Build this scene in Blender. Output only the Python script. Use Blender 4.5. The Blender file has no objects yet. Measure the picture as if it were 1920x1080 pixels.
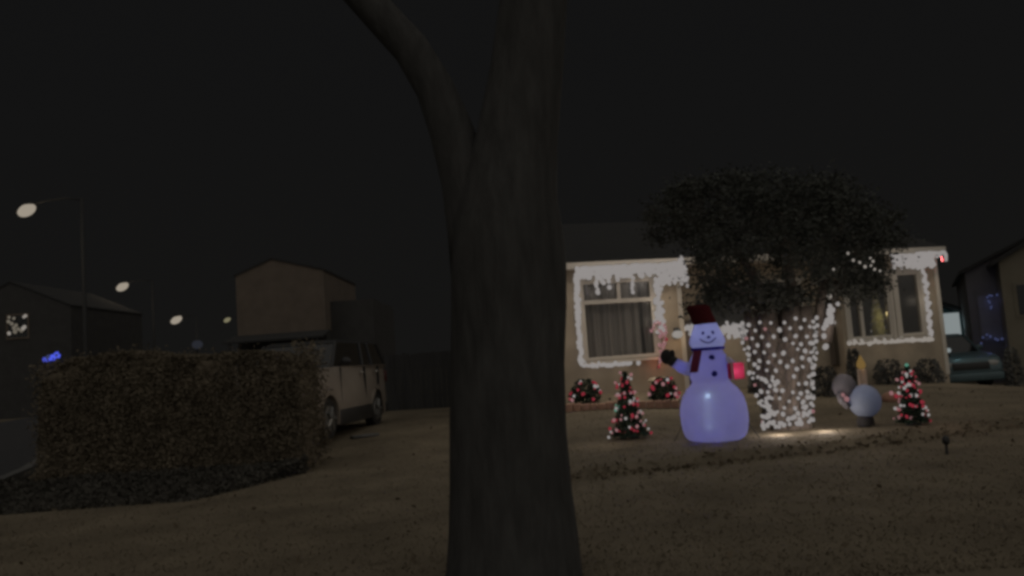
import bpy, bmesh, math, random
from mathutils import Vector, Matrix, noise
random.seed(7)
sc = bpy.context.scene
col = sc.collection
R = math.radians

# ------------------------------------------------------------------ camera
TH, PI_, FPX, HC = R(4.1), R(5.2), 1507.0, 1.5
Fv = Vector((0, math.cos(PI_), math.sin(PI_)))
U0 = Vector((0, -math.sin(PI_), math.cos(PI_)))
X0 = Vector((1, 0, 0))
Rv = math.cos(TH) * X0 - math.sin(TH) * U0
Uv = math.sin(TH) * X0 + math.cos(TH) * U0
CAM = Vector((0, 0, HC))
cd = bpy.data.cameras.new('camera')
cam = bpy.data.objects.new('camera', cd)
col.objects.link(cam)
cam.matrix_world = Matrix(((Rv.x, Uv.x, -Fv.x, 0), (Rv.y, Uv.y, -Fv.y, 0), (Rv.z, Uv.z, -Fv.z, HC), (0, 0, 0, 1)))
cd.sensor_width = 36
cd.lens = 36 * FPX / 1920
cd.clip_end = 2000
cd.clip_start = 0.05
sc.camera = cam


def ray(px, py):
    return Fv + (px - 960) / FPX * Rv + (540 - py) / FPX * Uv


def at(px, py, Y):
    d = ray(px, py)
    return CAM + d * (Y / d.y)


def sm(a, b, x):
    t = max(0.0, min(1.0, (x - a) / (b - a)))
    return t * t * (3 - 2 * t)


def bank_line(x):
    if x < 1.75: return 10.35 + 0.12 * (x - 1.75)
    return 10.35 + (x - 1.75) * 0.33


def gz(x, y):
    """height of the yard"""
    if x < 2: h = 0.25 + 0.25 * sm(-2, 2, x)
    elif x < 10.5: h = 0.5 - 0.4 * (x - 2) / 8.5
    else: h = 0.1 - 0.36 * sm(10.5, 12.6, x)
    s = sm(12.8, 19.2, y) * (1 - 0.6 * sm(40, 90, y))
    z = h * s
    if y < 60:
        w = 0.35 * noise.noise(Vector((x * 0.35, y * 0.35, 0))) * 0.12
        z += w
        e = y - bank_line(x) + 0.18 * noise.noise(Vector((x * 0.9, 3.3, 0)))
        z += 0.10 * sm(-0.12, 0.10, e) * sm(-0.3, 1.0, x)
    return z


def ground(px, py):
    d = ray(px, py)
    t = HC / -d.z if d.z < 0 else 30
    for _ in range(60):
        p = CAM + d * t
        err = p.z - gz(p.x, p.y)
        t += err / max(0.03, -d.z) * 0.6
    p = CAM + d * t
    return Vector((p.x, p.y, gz(p.x, p.y)))


# ------------------------------------------------------------------ materials
def new_mat(name):
    m = bpy.data.materials.new(name)
    m.use_nodes = True
    nt = m.node_tree
    nt.nodes.clear()
    out = nt.nodes.new('ShaderNodeOutputMaterial')
    return m, nt, out


def mat(name, c, rough=0.7, var=0.25, scale=6.0, bump=0.0, bscale=30.0, metal=0.0, c2=None, detail=6, stretch=None, spec=0.4):
    m, nt, out = new_mat(name)
    b = nt.nodes.new('ShaderNodeBsdfPrincipled')
    nt.links.new(b.outputs[0], out.inputs[0])
    b.inputs['Roughness'].default_value = rough
    b.inputs['Metallic'].default_value = metal
    b.inputs['Specular IOR Level'].default_value = spec
    tc = nt.nodes.new('ShaderNodeTexCoord')
    mp = nt.nodes.new('ShaderNodeMapping')
    nt.links.new(tc.outputs['Object'], mp.inputs[0])
    if stretch: mp.inputs['Scale'].default_value = stretch
    n = nt.nodes.new('ShaderNodeTexNoise')
    n.inputs['Scale'].default_value = scale
    n.inputs['Detail'].default_value = detail
    n.inputs['Roughness'].default_value = 0.65
    nt.links.new(mp.outputs[0], n.inputs['Vector'])
    rp = nt.nodes.new('ShaderNodeValToRGB')
    rp.color_ramp.elements[0].position = 0.3
    rp.color_ramp.elements[1].position = 0.72
    lo = [max(0, x * (1 - var)) for x in c]
    hi = [x * (1 + var) for x in c] if c2 is None else c2
    rp.color_ramp.elements[0].color = (*lo, 1)
    rp.color_ramp.elements[1].color = (*hi, 1)
    nt.links.new(n.outputs['Fac'], rp.inputs[0])
    nt.links.new(rp.outputs[0], b.inputs['Base Color'])
    if bump:
        n2 = nt.nodes.new('ShaderNodeTexNoise')
        n2.inputs['Scale'].default_value = bscale
        n2.inputs['Detail'].default_value = 5
        nt.links.new(mp.outputs[0], n2.inputs['Vector'])
        bp = nt.nodes.new('ShaderNodeBump')
        bp.inputs['Strength'].default_value = bump
        bp.inputs['Distance'].default_value = 0.05
        nt.links.new(n2.outputs['Fac'], bp.inputs['Height'])
        nt.links.new(bp.outputs[0], b.inputs['Normal'])
    return m


def emit(name, c, s=1.0):
    m, nt, out = new_mat(name)
    e = nt.nodes.new('ShaderNodeEmission')
    e.inputs[0].default_value = (*c, 1)
    e.inputs[1].default_value = s
    nt.links.new(e.outputs[0], out.inputs[0])
    m.cycles.emission_sampling = 'NONE'
    return m


def fabric(name, c, trans=0.6):
    m, nt, out = new_mat(name)
    d = nt.nodes.new('ShaderNodeBsdfDiffuse')
    t = nt.nodes.new('ShaderNodeBsdfTranslucent')
    tc = nt.nodes.new('ShaderNodeTexCoord')
    n = nt.nodes.new('ShaderNodeTexNoise'); n.inputs['Scale'].default_value = 5
    nt.links.new(tc.outputs['Object'], n.inputs['Vector'])
    rp = nt.nodes.new('ShaderNodeValToRGB')
    rp.color_ramp.elements[0].color = (*[x * 0.85 for x in c], 1)
    rp.color_ramp.elements[1].color = (*c, 1)
    nt.links.new(n.outputs['Fac'], rp.inputs[0])
    nt.links.new(rp.outputs[0], d.inputs[0]); nt.links.new(rp.outputs[0], t.inputs[0])
    mx = nt.nodes.new('ShaderNodeMixShader'); mx.inputs[0].default_value = trans
    nt.links.new(d.outputs[0], mx.inputs[1]); nt.links.new(t.outputs[0], mx.inputs[2])
    nt.links.new(mx.outputs[0], out.inputs[0])
    return m


def glass(name, tint=(0.9, 0.9, 0.9), refl=0.05):
    m, nt, out = new_mat(name)
    t = nt.nodes.new('ShaderNodeBsdfTransparent'); t.inputs[0].default_value = (*tint, 1)
    g = nt.nodes.new('ShaderNodeBsdfGlossy'); g.inputs['Roughness'].default_value = 0.35
    mx = nt.nodes.new('ShaderNodeMixShader'); mx.inputs[0].default_value = refl
    nt.links.new(t.outputs[0], mx.inputs[1]); nt.links.new(g.outputs[0], mx.inputs[2])
    nt.links.new(mx.outputs[0], out.inputs[0])
    return m


M = {}
M['lawn'] = mat('dry_lawn', (0.135, 0.112, 0.080), 0.95, 0.3, 0.9, 0.25, 45, c2=(0.18, 0.150, 0.107), spec=0.1)
M['grass'] = mat('dry_grass', (0.158, 0.132, 0.095), 0.9, 0.3, 2.0, spec=0.1)
M['leaf_litter'] = mat('leaf_litter', (0.125, 0.10, 0.07), 0.9, 0.4, 3.0, spec=0.1)
M['asphalt'] = mat('asphalt', (0.03, 0.03, 0.032), 0.9, 0.3, 8, 0.4, 80)
M['kerb'] = mat('concrete', (0.09, 0.088, 0.085), 0.9, 0.25, 6, 0.3, 40)
M['bark'] = mat('bark', (0.050, 0.049, 0.047), 0.95, 0.3, 11, 0.4, 16, stretch=(1, 1, 0.22), spec=0.15)
M['bark_pale'] = mat('pale_bark', (0.14, 0.115, 0.10), 0.95, 0.45, 9, 0.8, 16, stretch=(1, 1, 0.25), spec=0.15)
M['leaf'] = mat('leaf_green', (0.055, 0.058, 0.05), 0.8, 0.25, 4, spec=0.2)
M['leaf_dark'] = mat('dark_leaf', (0.085, 0.085, 0.08), 0.8, 0.25, 2, spec=0.2)
M['hedge'] = mat('hedge_leaf', (0.135, 0.112, 0.08), 0.8, 0.4, 3, spec=0.15)
M['hedge_low'] = mat('hedge_foot_shade_leaf', (0.06, 0.056, 0.048), 0.9, 0.3, 2, spec=0.1)
M['fir'] = mat('fir_green', (0.025, 0.045, 0.03), 0.8, 0.4, 6, spec=0.2)
M['wall'] = mat('tan_stucco', (0.34, 0.285, 0.215), 0.9, 0.12, 2.5, 0.35, 60)
M['trim'] = mat('cream_trim', (0.5, 0.46, 0.40), 0.6, 0.06, 3)
M['roof'] = mat('dark_shingle', (0.024, 0.024, 0.024), 0.95, 0.35, 14, 0.6, 25)
M['base'] = mat('dark_foundation', (0.035, 0.03, 0.027), 0.9, 0.3, 7, 0.3, 30)
M['room'] = mat('room_paint', (0.10, 0.085, 0.07), 0.9, 0.15, 2)
M['curtain'] = mat('curtain_cloth', (0.24, 0.225, 0.205), 0.9, 0.2, 4, stretch=(5, 5, 0.3))
M['door'] = mat('door_paint', (0.12, 0.09, 0.07), 0.5, 0.15, 3)
M['pane'] = glass('window_glass')
M['wire'] = mat('dark_wire', (0.02, 0.025, 0.02), 0.7, 0.2, 5)
M['steel'] = mat('dark_pole_steel', (0.015, 0.015, 0.015), 0.7, 0.2, 4)
M['snow_fabric'] = fabric('white_inflatable_fabric', (0.74, 0.75, 0.82), 0.90)
M['blue_fabric'] = fabric('pale_blue_fabric', (0.40, 0.44, 0.52), 0.6)
M['grey_fabric'] = fabric('grey_fabric', (0.20, 0.19, 0.21), 0.4)
M['scarf'] = fabric('dark_scarf_fabric', (0.22, 0.05, 0.10), 0.35)
M['scarf_blue'] = fabric('navy_band_fabric', (0.05, 0.05, 0.45), 0.4)
M['hat'] = fabric('red_hat_fabric', (0.10, 0.02, 0.024), 0.35)
M['mitten'] = mat('black_fabric', (0.02, 0.018, 0.018), 0.9, 0.3, 6)
M['gift'] = fabric('red_gift_fabric', (0.72, 0.09, 0.20), 0.6)
M['ribbon'] = fabric('pale_ribbon_fabric', (0.8, 0.6, 0.65), 0.5)
M['print'] = mat('navy_print', (0.015, 0.015, 0.16), 0.8, 0.15, 5)
M['stone'] = mat('tan_stone', (0.34, 0.29, 0.21), 0.9, 0.2, 6, 0.4, 30)
M['edging'] = mat('terracotta_edging', (0.36, 0.21, 0.15), 0.9, 0.2, 6, 0.4, 30)
M['silver'] = mat('silver_paint', (0.26, 0.225, 0.19), 0.35, 0.08, 3, metal=0.25)
M['teal'] = mat('teal_paint', (0.055, 0.085, 0.095), 0.35, 0.08, 3, metal=0.2)
M['car_glass'] = mat('car_window', (0.008, 0.009, 0.01), 0.08, 0.1, 3, spec=0.3)
M['rubber'] = mat('tyre_rubber', (0.018, 0.017, 0.016), 0.9, 0.2, 10)
M['rim'] = mat('alloy_rim', (0.16, 0.16, 0.155), 0.4, 0.2, 5, metal=0.6)
M['lens'] = mat('headlight_lens', (0.22, 0.22, 0.21), 0.15, 0.1, 5)
M['tail'] = mat('tail_light_lens', (0.06, 0.01, 0.01), 0.2, 0.1, 5)
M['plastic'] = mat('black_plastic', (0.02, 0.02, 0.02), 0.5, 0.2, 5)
M['chrome'] = mat('bright_metal', (0.7, 0.69, 0.66), 0.25, 0.05, 5, metal=0.9)
M['farwall'] = mat('far_house_brown', (0.11, 0.088, 0.07), 0.9, 0.15, 1.5, 0.2, 30)
M['fardark'] = mat('far_house_dark', (0.038, 0.037, 0.036), 0.9, 0.2, 2)
M['nwall'] = mat('grey_siding', (0.12, 0.115, 0.125), 0.85, 0.12, 2)
M['nwall2'] = mat('tan_siding', (0.135, 0.12, 0.09), 0.85, 0.12, 2)
M['grey_blind'] = mat('grey_blind', (0.13, 0.13, 0.17), 0.4, 0.15, 3)
M['fence_wood'] = mat('dark_fence_wood', (0.044, 0.044, 0.044), 0.9, 0.2, 5, 0.3, 30, stretch=(1, 1, .15), spec=0.1)
M['shed'] = mat('teal_shed_wall', (0.09, 0.17, 0.18), 0.85, 0.2, 3)
M['candle'] = mat('candle_plastic', (0.42, 0.33, 0.28), 0.6, 0.12, 4)
M['needle_gold'] = mat('gold_tinsel', (0.62, 0.56, 0.26), 0.5, 0.35, 14)
M['far_red'] = mat('red_tape', (0.4, 0.03, 0.05), 0.7, 0.1, 4)

K = 0.30
M['bulb_white'] = emit('lit_bulb_white', (1.0, 0.93, 0.90), K * 0.93)
M['bulb_warm'] = emit('lit_bulb_warm', (1.0, 0.90, 0.80), K * 0.9)
M['bulb_red'] = emit('lit_bulb_red', (1.0, 0.10, 0.16), K * 0.72)
M['bulb_pink'] = emit('lit_bulb_pink', (1.0, 0.50, 0.52), K * 0.85)
M['bulb_green'] = emit('lit_bulb_green', (0.35, 1.0, 0.72), K * 0.75)
M['bulb_blue'] = emit('lit_bulb_blue', (0.10, 0.14, 1.0), K * 2.6)
M['bulb_dimblue'] = emit('lit_bulb_pale_blue', (0.35, 0.42, 0.95), K * 0.35)
M['lamp_glow'] = emit('street_lamp_bowl', (1.0, 0.87, 0.70), K * 1.1)
M['lamp_dim'] = emit('yellow_lamp_bowl', (0.95, 0.86, 0.52), K * 0.65)
M['lamp_green'] = emit('dim_green_lamp', (0.8, 0.9, 0.5), K * 0.34)
M['lamp_grey'] = emit('dim_grey_lamp', (0.65, 0.7, 0.9), K * 0.10)
M['porch_glow'] = emit('porch_lamp_globe', (1.0, 0.93, 0.85), K * 0.93)
M['window_glow'] = emit('lit_window_pane', (0.88, 0.99, 1.0), K * 0.84)
M['flame'] = emit('candle_flame', (1.0, 0.62, 0.20), K * 0.55)


# ------------------------------------------------------------------ mesh helpers
class MB:
    def __init__(s):
        s.v = []; s.f = []

    def add(s, vs, fs):
        o = len(s.v)
        s.v += [tuple(v) for v in vs]
        s.f += [tuple(i + o for i in f) for f in fs]

    def box(s, a, b, M4=None):
        x0, y0, z0 = a; x1, y1, z1 = b
        vs = [Vector(p) for p in ((x0, y0, z0), (x1, y0, z0), (x1, y1, z0), (x0, y1, z0), (x0, y0, z1), (x1, y0, z1), (x1, y1, z1), (x0, y1, z1))]
        if M4 is not None: vs = [M4 @ v for v in vs]
        s.add(vs, [(0, 3, 2, 1), (4, 5, 6, 7), (0, 1, 5, 4), (1, 2, 6, 5), (2, 3, 7, 6), (3, 0, 4, 7)])
        return s

    def tube(s, pts, rad, n=8, cap=True, wob=0.0, seed=0):
        pts = [Vector(p) for p in pts]
        if not isinstance(rad, (list, tuple)): rad = [rad] * len(pts)
        rings = []
        up = None
        for i, p in enumerate(pts):
            t = (pts[min(i + 1, len(pts) - 1)] - pts[max(i - 1, 0)]).normalized()
            if up is None:
                up = Vector((0, 0, 1)) if abs(t.z) < 0.9 else Vector((1, 0, 0))
            a = t.cross(up).normalized(); b = a.cross(t).normalized()
            up = b
            ring = []
            for k in range(n):
                an = 2 * math.pi * k / n
                r = rad[i]
                if wob: r *= 1 + wob * noise.noise(Vector((math.cos(an) * 1.6 + seed, math.sin(an) * 1.6, i * 0.35)))
                ring.append(p + (a * math.cos(an) + b * math.sin(an)) * r)
            rings.append(ring)
        vs = [v for r in rings for v in r]; fs = []
        for i in range(len(rings) - 1):
            for k in range(n):
                k2 = (k + 1) % n
                fs.append((i * n + k, i * n + k2, (i + 1) * n + k2, (i + 1) * n + k))
        if cap:
            fs.append(tuple(range(n))[::-1]); fs.append(tuple((len(rings) - 1) * n + k for k in range(n)))
        s.add(vs, fs); return s

    def lathe(s, prof, n=32, fn=None, off=None):
        """prof: (z, r)"""
        vs = []; fs = []
        for i, (z, r) in enumerate(prof):
            for k in range(n):
                an = 2 * math.pi * k / n
                rr = r * (fn(an, z) if fn else 1)
                o = off(z) if off else (0, 0)
                vs.append((o[0] + rr * math.cos(an), o[1] + rr * math.sin(an), z))
        for i in range(len(prof) - 1):
            for k in range(n):
                k2 = (k + 1) % n
                fs.append((i * n + k, i * n + k2, (i + 1) * n + k2, (i + 1) * n + k))
        fs.append(tuple(range(n))[::-1]); fs.append(tuple((len(prof) - 1) * n + k for k in range(n)))
        s.add(vs, fs); return s

    def ball(s, c, r, n=12, m=8, sc_=(1, 1, 1)):
        vs = []; fs = []
        c = Vector(c)
        vs.append(c + Vector((0, 0, -r * sc_[2])))
        for j in range(1, m):
            ph = -math.pi / 2 + math.pi * j / m
            for k in range(n):
                a = 2 * math.pi * k / n
                vs.append(c + Vector((r * sc_[0] * math.cos(ph) * math.cos(a), r * sc_[1] * math.cos(ph) * math.sin(a), r * sc_[2] * math.sin(ph))))
        vs.append(c + Vector((0, 0, r * sc_[2])))
        top = len(vs) - 1
        for k in range(n):
            k2 = (k + 1) % n
            fs.append((0, 1 + k2, 1 + k))
            for j in range(m - 2):
                a = 1 + j * n
                fs.append((a + k, a + k2, a + n + k2, a + n + k))
            a = 1 + (m - 2) * n
            fs.append((a + k, a + k2, top))
        s.add(vs, fs); return s

    def leaf(s, c, r, asp=0.55):
        c = Vector(c)
        d = Vector((random.gauss(0, 1), random.gauss(0, 1), random.gauss(0, 0.7))).normalized()
        w = d.cross(Vector((random.gauss(0, 1), random.gauss(0, 1), random.gauss(0, 1)))).normalized() * r * asp
        d = d * r
        s.add([c - d, c + w * 0.9, c + d, c - w * 0.9], [(0, 1, 2, 3)])

    def build(s, name, m, parent=None, smooth=False, loc=None):
        me = bpy.data.meshes.new(name)
        me.from_pydata(s.v, [], s.f)
        me.materials.append(m)
        if smooth:
            me.polygons.foreach_set('use_smooth', [True] * len(me.polygons))
        me.update()
        o = bpy.data.objects.new(name, me)
        col.objects.link(o)
        if parent: o.parent = parent
        if loc is not None: o.location = loc
        return o


def bevel(o, w=0.02, seg=2):
    b = o.modifiers.new('bevel', 'BEVEL'); b.width = w; b.segments = seg; b.limit_method = 'ANGLE'; b.angle_limit = R(35)
    o.data.polygons.foreach_set('use_smooth', [True] * len(o.data.polygons))
    return o


def tag(o, label=None, cat=None, group=None, kind=None):
    if label: o['label'] = label
    if cat: o['category'] = cat
    if group: o['group'] = group
    if kind: o['kind'] = kind
    return o


def thing(name, label, cat, loc=(0, 0, 0), rz=0.0, group=None):
    o = bpy.data.objects.new(name, None)
    o.empty_display_size = 0.2
    col.objects.link(o)
    o.location = loc; o.rotation_euler = (0, 0, rz)
    return tag(o, label, cat, group)


def copy_tree(o, parent=None):
    c = o.copy(); col.objects.link(c)
    if parent: c.parent = parent
    for ch in list(o.children):
        copy_tree(ch, c)
    return c


def lamp(name, loc, watts, c, rad=0.06, parent=None):
    l = bpy.data.lights.new(name, 'POINT')
    l.energy = watts; l.color = c; l.shadow_soft_size = rad
    o = bpy.data.objects.new(name, l); col.objects.link(o)
    o.location = loc
    if parent: o.parent = parent
    return o


# one mesh per bulb colour, shared by every bulb of that colour
BULB = {}


def bulb_mesh(kind, r):
    key = (kind, round(r, 4))
    if key not in BULB:
        b = MB(); b.ball((0, 0, 0), r, 8, 6, (1, 1, 1.15))
        me = bpy.data.meshes.new('bulb'); me.from_pydata(b.v, [], b.f); me.materials.append(M[kind])
        me.polygons.foreach_set('use_smooth', [True] * len(me.polygons))
        BULB[key] = me
    return BULB[key]


def bulbs(parent, spots, r):
    """spots: (pos, kind); first 100 are parts of their own, the rest one part"""
    spots = list(spots)
    if len(spots) > 100:
        idx = set(int(i * len(spots) / 100) for i in range(100))
    else:
        idx = set(range(len(spots)))
    rest = {}
    for i, (p, k) in enumerate(spots):
        rr = r * random.choice((0.85, 1.0, 1.0, 1.15))
        if i in idx:
            o = bpy.data.objects.new('bulb', bulb_mesh(k, rr)); col.objects.link(o)
            o.parent = parent; o.location = p
            o.rotation_euler = (random.uniform(-.6, .6), random.uniform(-.6, .6), 0)
        else:
            rest.setdefault(k, MB()).ball(p, rr, 8, 6)
    for k, b in rest.items():
        tag(b.build('remaining_bulbs', M[k], parent, True), kind='stuff')


def resample(pts, step):
    pts = [Vector(p) for p in pts]; out = [pts[0]]; acc = 0
    for a, b in zip(pts, pts[1:]):
        L = (b - a).length; d = step - acc
        while d <= L:
            out.append(a.lerp(b, d / L)); d += step
        acc = L - (d - step)
    return out


# ------------------------------------------------------------------ world and night light
w = bpy.data.worlds.new('World'); sc.world = w; w.use_nodes = True
nt = w.node_tree
bg = nt.nodes['Background']
tcw = nt.nodes.new('ShaderNodeTexCoord'); sep = nt.nodes.new('ShaderNodeSeparateXYZ')
nt.links.new(tcw.outputs['Generated'], sep.inputs[0])
rw = nt.nodes.new('ShaderNodeValToRGB')
rw.color_ramp.elements[0].position = 0.0; rw.color_ramp.elements[0].color = (0.0072, 0.0070, 0.0066, 1)
rw.color_ramp.elements[1].position = 0.35; rw.color_ramp.elements[1].color = (0.0063, 0.0063, 0.0064, 1)
nt.links.new(sep.outputs['Z'], rw.inputs[0]); nt.links.new(rw.outputs[0], bg.inputs[0])
bg.inputs[1].default_value = 1.0

sl = bpy.data.lights.new('night_sky_light', 'SUN')
sl.energy = 0.74; sl.angle = R(130); sl.color = (1.0, 0.945, 0.86)
so = bpy.data.objects.new('night_sky_light', sl); col.objects.link(so)
so.rotation_euler = Vector((-0.22, 0.62, -0.75)).to_track_quat('-Z', 'Y').to_euler()

# ------------------------------------------------------------------ ground
def axis(lo, hi, fine0, fine1, step):
    v = []; x = fine0
    while x <= fine1: v.append(x); x += step
    s = step; x = v[-1]
    while x < hi: s *= 1.35; x += s; v.append(x)
    s = step; x = v[0]; pre = []
    while x > lo: s *= 1.35; x -= s; pre.append(x)
    return pre[::-1] + v


xs = axis(-500, 500, -12, 15, 0.17); ys = axis(-60, 900, 3, 26, 0.17)
g = MB()
g.v = [(x, y, gz(x, y)) for y in ys for x in xs]
nx = len(xs)
g.f = [(j * nx + i, j * nx + i + 1, (j + 1) * nx + i + 1, (j + 1) * nx + i) for j in range(len(ys) - 1) for i in range(nx - 1)]
tag(g.build('lawn_ground', M['lawn'], smooth=True), kind='structure')

# street on the far left, its edge running toward the street lamps
SD = Vector((-0.33, 1, 0)).normalized(); SN = Vector((SD.y, -SD.x, 0))


def street_pt(s, off):
    p = Vector((-8.6, 13, 0)) + SD * s - SN * off
    return p


rd = MB(); kb = MB()
ss = [-30 + i * 4 for i in range(60)]
for a, b in zip(ss, ss[1:]):
    q = [street_pt(a, 0), street_pt(b, 0), street_pt(b, 8), street_pt(a, 8)]
    zz = [gz(p.x, p.y) for p in q]
    zs = [max(zz[0], zz[3]) + 0.03, max(zz[1], zz[2]) + 0.03, max(zz[1], zz[2]) + 0.03, max(zz[0], zz[3]) + 0.03]
    rd.add([(p.x, p.y, z) for p, z in zip(q, zs)], [(0, 3, 2, 1)])
    q = [street_pt(a, 0), street_pt(b, 0), street_pt(b, -0.18), street_pt(a, -0.18)]
    vs = [(p.x, p.y, z - 0.1) for p, z in zip(q, zs[:2] + zs[1::-1])] + [(p.x, p.y, z + 0.12) for p, z in zip(q, zs[:2] + zs[1::-1])]
    kb.add(vs, [(0, 1, 5, 4), (1, 2, 6, 5), (2, 3, 7, 6), (3, 0, 4, 7), (4, 5, 6, 7)])
tag(rd.build('street', M['asphalt']), kind='structure')
tag(kb.build('kerb', M['kerb']), kind='structure')

# grass and fallen leaves (uncountable)
gr = MB()
for _ in range(42000):
    y = 5.2 + 16 * random.random() ** 1.7; x = random.uniform(-0.66, 0.66) * y
    if y > 18.3 and x > 1: continue
    
    z = gz(x, y); h = random.uniform(0.010, 0.026); a = random.uniform(0, 6.28)
    dx, dy = math.cos(a) * 0.012, math.sin(a) * 0.012
    lx, ly = random.gauss(0, .025), random.gauss(0, .025)
    gr.add([(x - dx, y - dy, z - .01), (x + dx, y + dy, z - .01), (x + lx, y + ly, z + h)], [(0, 1, 2)])
tag(gr.build('grass', M['grass']), 'short dry brown grass across the front yard', 'grass', kind='stuff')
lf = MB()
for _ in range(950):
    if random.random() < 0.8:
        x = random.uniform(0.3, 10); y = bank_line(x) + random.gauss(-0.12, 0.14)
    else:
        y = 5.2 + 13 * random.random(); x = random.uniform(-0.66, 0.66) * y
    lf.leaf((x, y, gz(x, y) + 0.025), random.uniform(0.025, 0.05))
tag(lf.build('fallen_leaves', M['leaf_litter']), 'scattered brown leaves lying on the dry lawn', 'leaves', kind='stuff')

# ------------------------------------------------------------------ the decorated house
A = at(1075, 515, 19.0); B = at(1765, 640, 21.3)
yaw = math.atan2(B.y - A.y, B.x - A.x)
ud = Vector((math.cos(yaw), math.sin(yaw), 0)); nd = Vector((-math.sin(yaw), math.cos(yaw), 0))   # nd points away from the street
HO = Vector((A.x, A.y, 0))
house = thing('house', 'tan single storey house outlined in white string lights behind the snowman', 'house', HO, yaw)


def fac(px, py, off=0.0):
    """point of the facade plane (house coordinates u, n, z) seen at a pixel"""
    d = ray(px, py)
    c = nd.dot(HO) + off
    t = c / nd.dot(d)
    p = CAM + d * t
    return Vector(((p - HO).dot(ud), off, p.z))


def wall_holes(mb, u0, u1, z0, z1, n0, n1, holes):
    us = sorted(set([u0, u1] + [h[0] for h in holes] + [h[1] for h in holes]))
    for a, b in zip(us, us[1:]):
        hs = sorted([(h[2], h[3]) for h in holes if h[0] <= a + 1e-6 and h[1] >= b - 1e-6])
        z = z0
        for h0, h1 in hs:
            if h0 > z: mb.box((a, n0, z), (b, n1, h0))
            z = h1
        if z < z1: mb.box((a, n0, z), (b, n1, z1))


EZ = 3.56
LW = (0.14, 1.98, 1.38, 3.27)          # left window opening u0,u1,z0,z1
RW1 = (7.28, 8.56, 1.42, 3.10)         # right window, tree bay
RW2 = (8.77, 9.52, 1.42, 3.10)         # right window, narrow bay
UE = 10.10                              # right end of the house
MW = (3.5, 6.3, 2.0, 3.05)
wl = MB()
wall_holes(wl, -0.9, 2.72, 0.30, EZ, 0.0, 0.2, [LW])
wall_holes(wl, 2.72, 7.08, 0.25, EZ, 0.45, 0.6, [MW])
wall_holes(wl, 7.08, UE, -0.1, EZ, 0.0, 0.2, [RW1, RW2])
wl.box((2.52, 0.2, 0.3), (2.72, 0.45, EZ)); wl.box((7.08, 0.2, 0.1), (7.28, 0.45, EZ))
wl.box((-0.9, 0.2, 0.2), (-0.7, 8.0, EZ)); wl.box((UE - 0.2, 0.2, -0.3), (UE, 8.0, EZ)); wl.box((-0.7, 7.8, 0.2), (UE - 0.2, 8.0, EZ))
for ug in (UE - .2, -0.9):
    wl.add([(ug, .03, EZ - .002), (ug, 7.97, EZ - .002), (ug, 4, EZ + 1.60), (ug + .2, .03, EZ - .002), (ug + .2, 7.97, EZ - .002), (ug + .2, 4, EZ + 1.60)], [(0, 2, 1), (3, 4, 5), (0, 1, 4, 3), (1, 2, 5, 4), (2, 0, 3, 5)])
wl.build('wall', M['wall'], house)
fb = MB()
fb.box((-0.9, -0.02, -0.4), (2.74, 0.2, 0.30)); fb.box((2.74, 0.42, -0.4), (7.06, 0.6, 0.25)); fb.box((7.06, -0.02, -0.5), (UE + .02, 0.2, 0.12))
fb.build('foundation', M['base'], house)
# roof with soffit and fascia
rf = MB()
rf.add([(-1.3, -0.30, EZ + .02), (UE + .06, -0.30, EZ + .02), (UE + .06, 4, EZ + 1.65), (-1.3, 4, EZ + 1.65),
        (-1.3, -0.30, EZ + .14), (UE + .06, -0.30, EZ + .14), (UE + .06, 4, EZ + 1.8), (-1.3, 4, EZ + 1.8),
        (-1.3, 8.3, EZ + .02), (UE + .06, 8.3, EZ + .02), (-1.3, 8.3, EZ + .14), (UE + .06, 8.3, EZ + .14)],
       [(0, 3, 2, 1), (4, 5, 6, 7), (0, 1, 5, 4), (1, 2, 6, 5), (3, 0, 4, 7), (7, 6, 11, 10), (3, 8, 9, 2), (8, 10, 11, 9), (2, 9, 11, 6), (3, 7, 10, 8)])
roof = rf.build('roof', M['roof'], house)
ch = MB(); ch.box((4.6, 3.4, EZ + 1.2), (5.3, 4.2, EZ + 2.6)); ch.box((4.52, 3.32, EZ + 2.6), (5.38, 4.28, EZ + 2.72))
ch.build('chimney', M['base'], roof)
fa = MB(); fa.box((-1.3, -0.34, EZ - 0.02), (UE + .06, -0.303, EZ + .13)); fa.box((-1.3, -0.30, EZ - .012), (UE + .06, 0.45, EZ + .015))
fa.build('fascia', M['trim'], house)
# corner boards
for u in (2.60, UE - 0.10):
    b = MB(); b.box((u, -0.025, 0.35), (u + 0.11, -0.001, EZ - .03)); b.build('corner_board', M['trim'], house)


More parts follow.
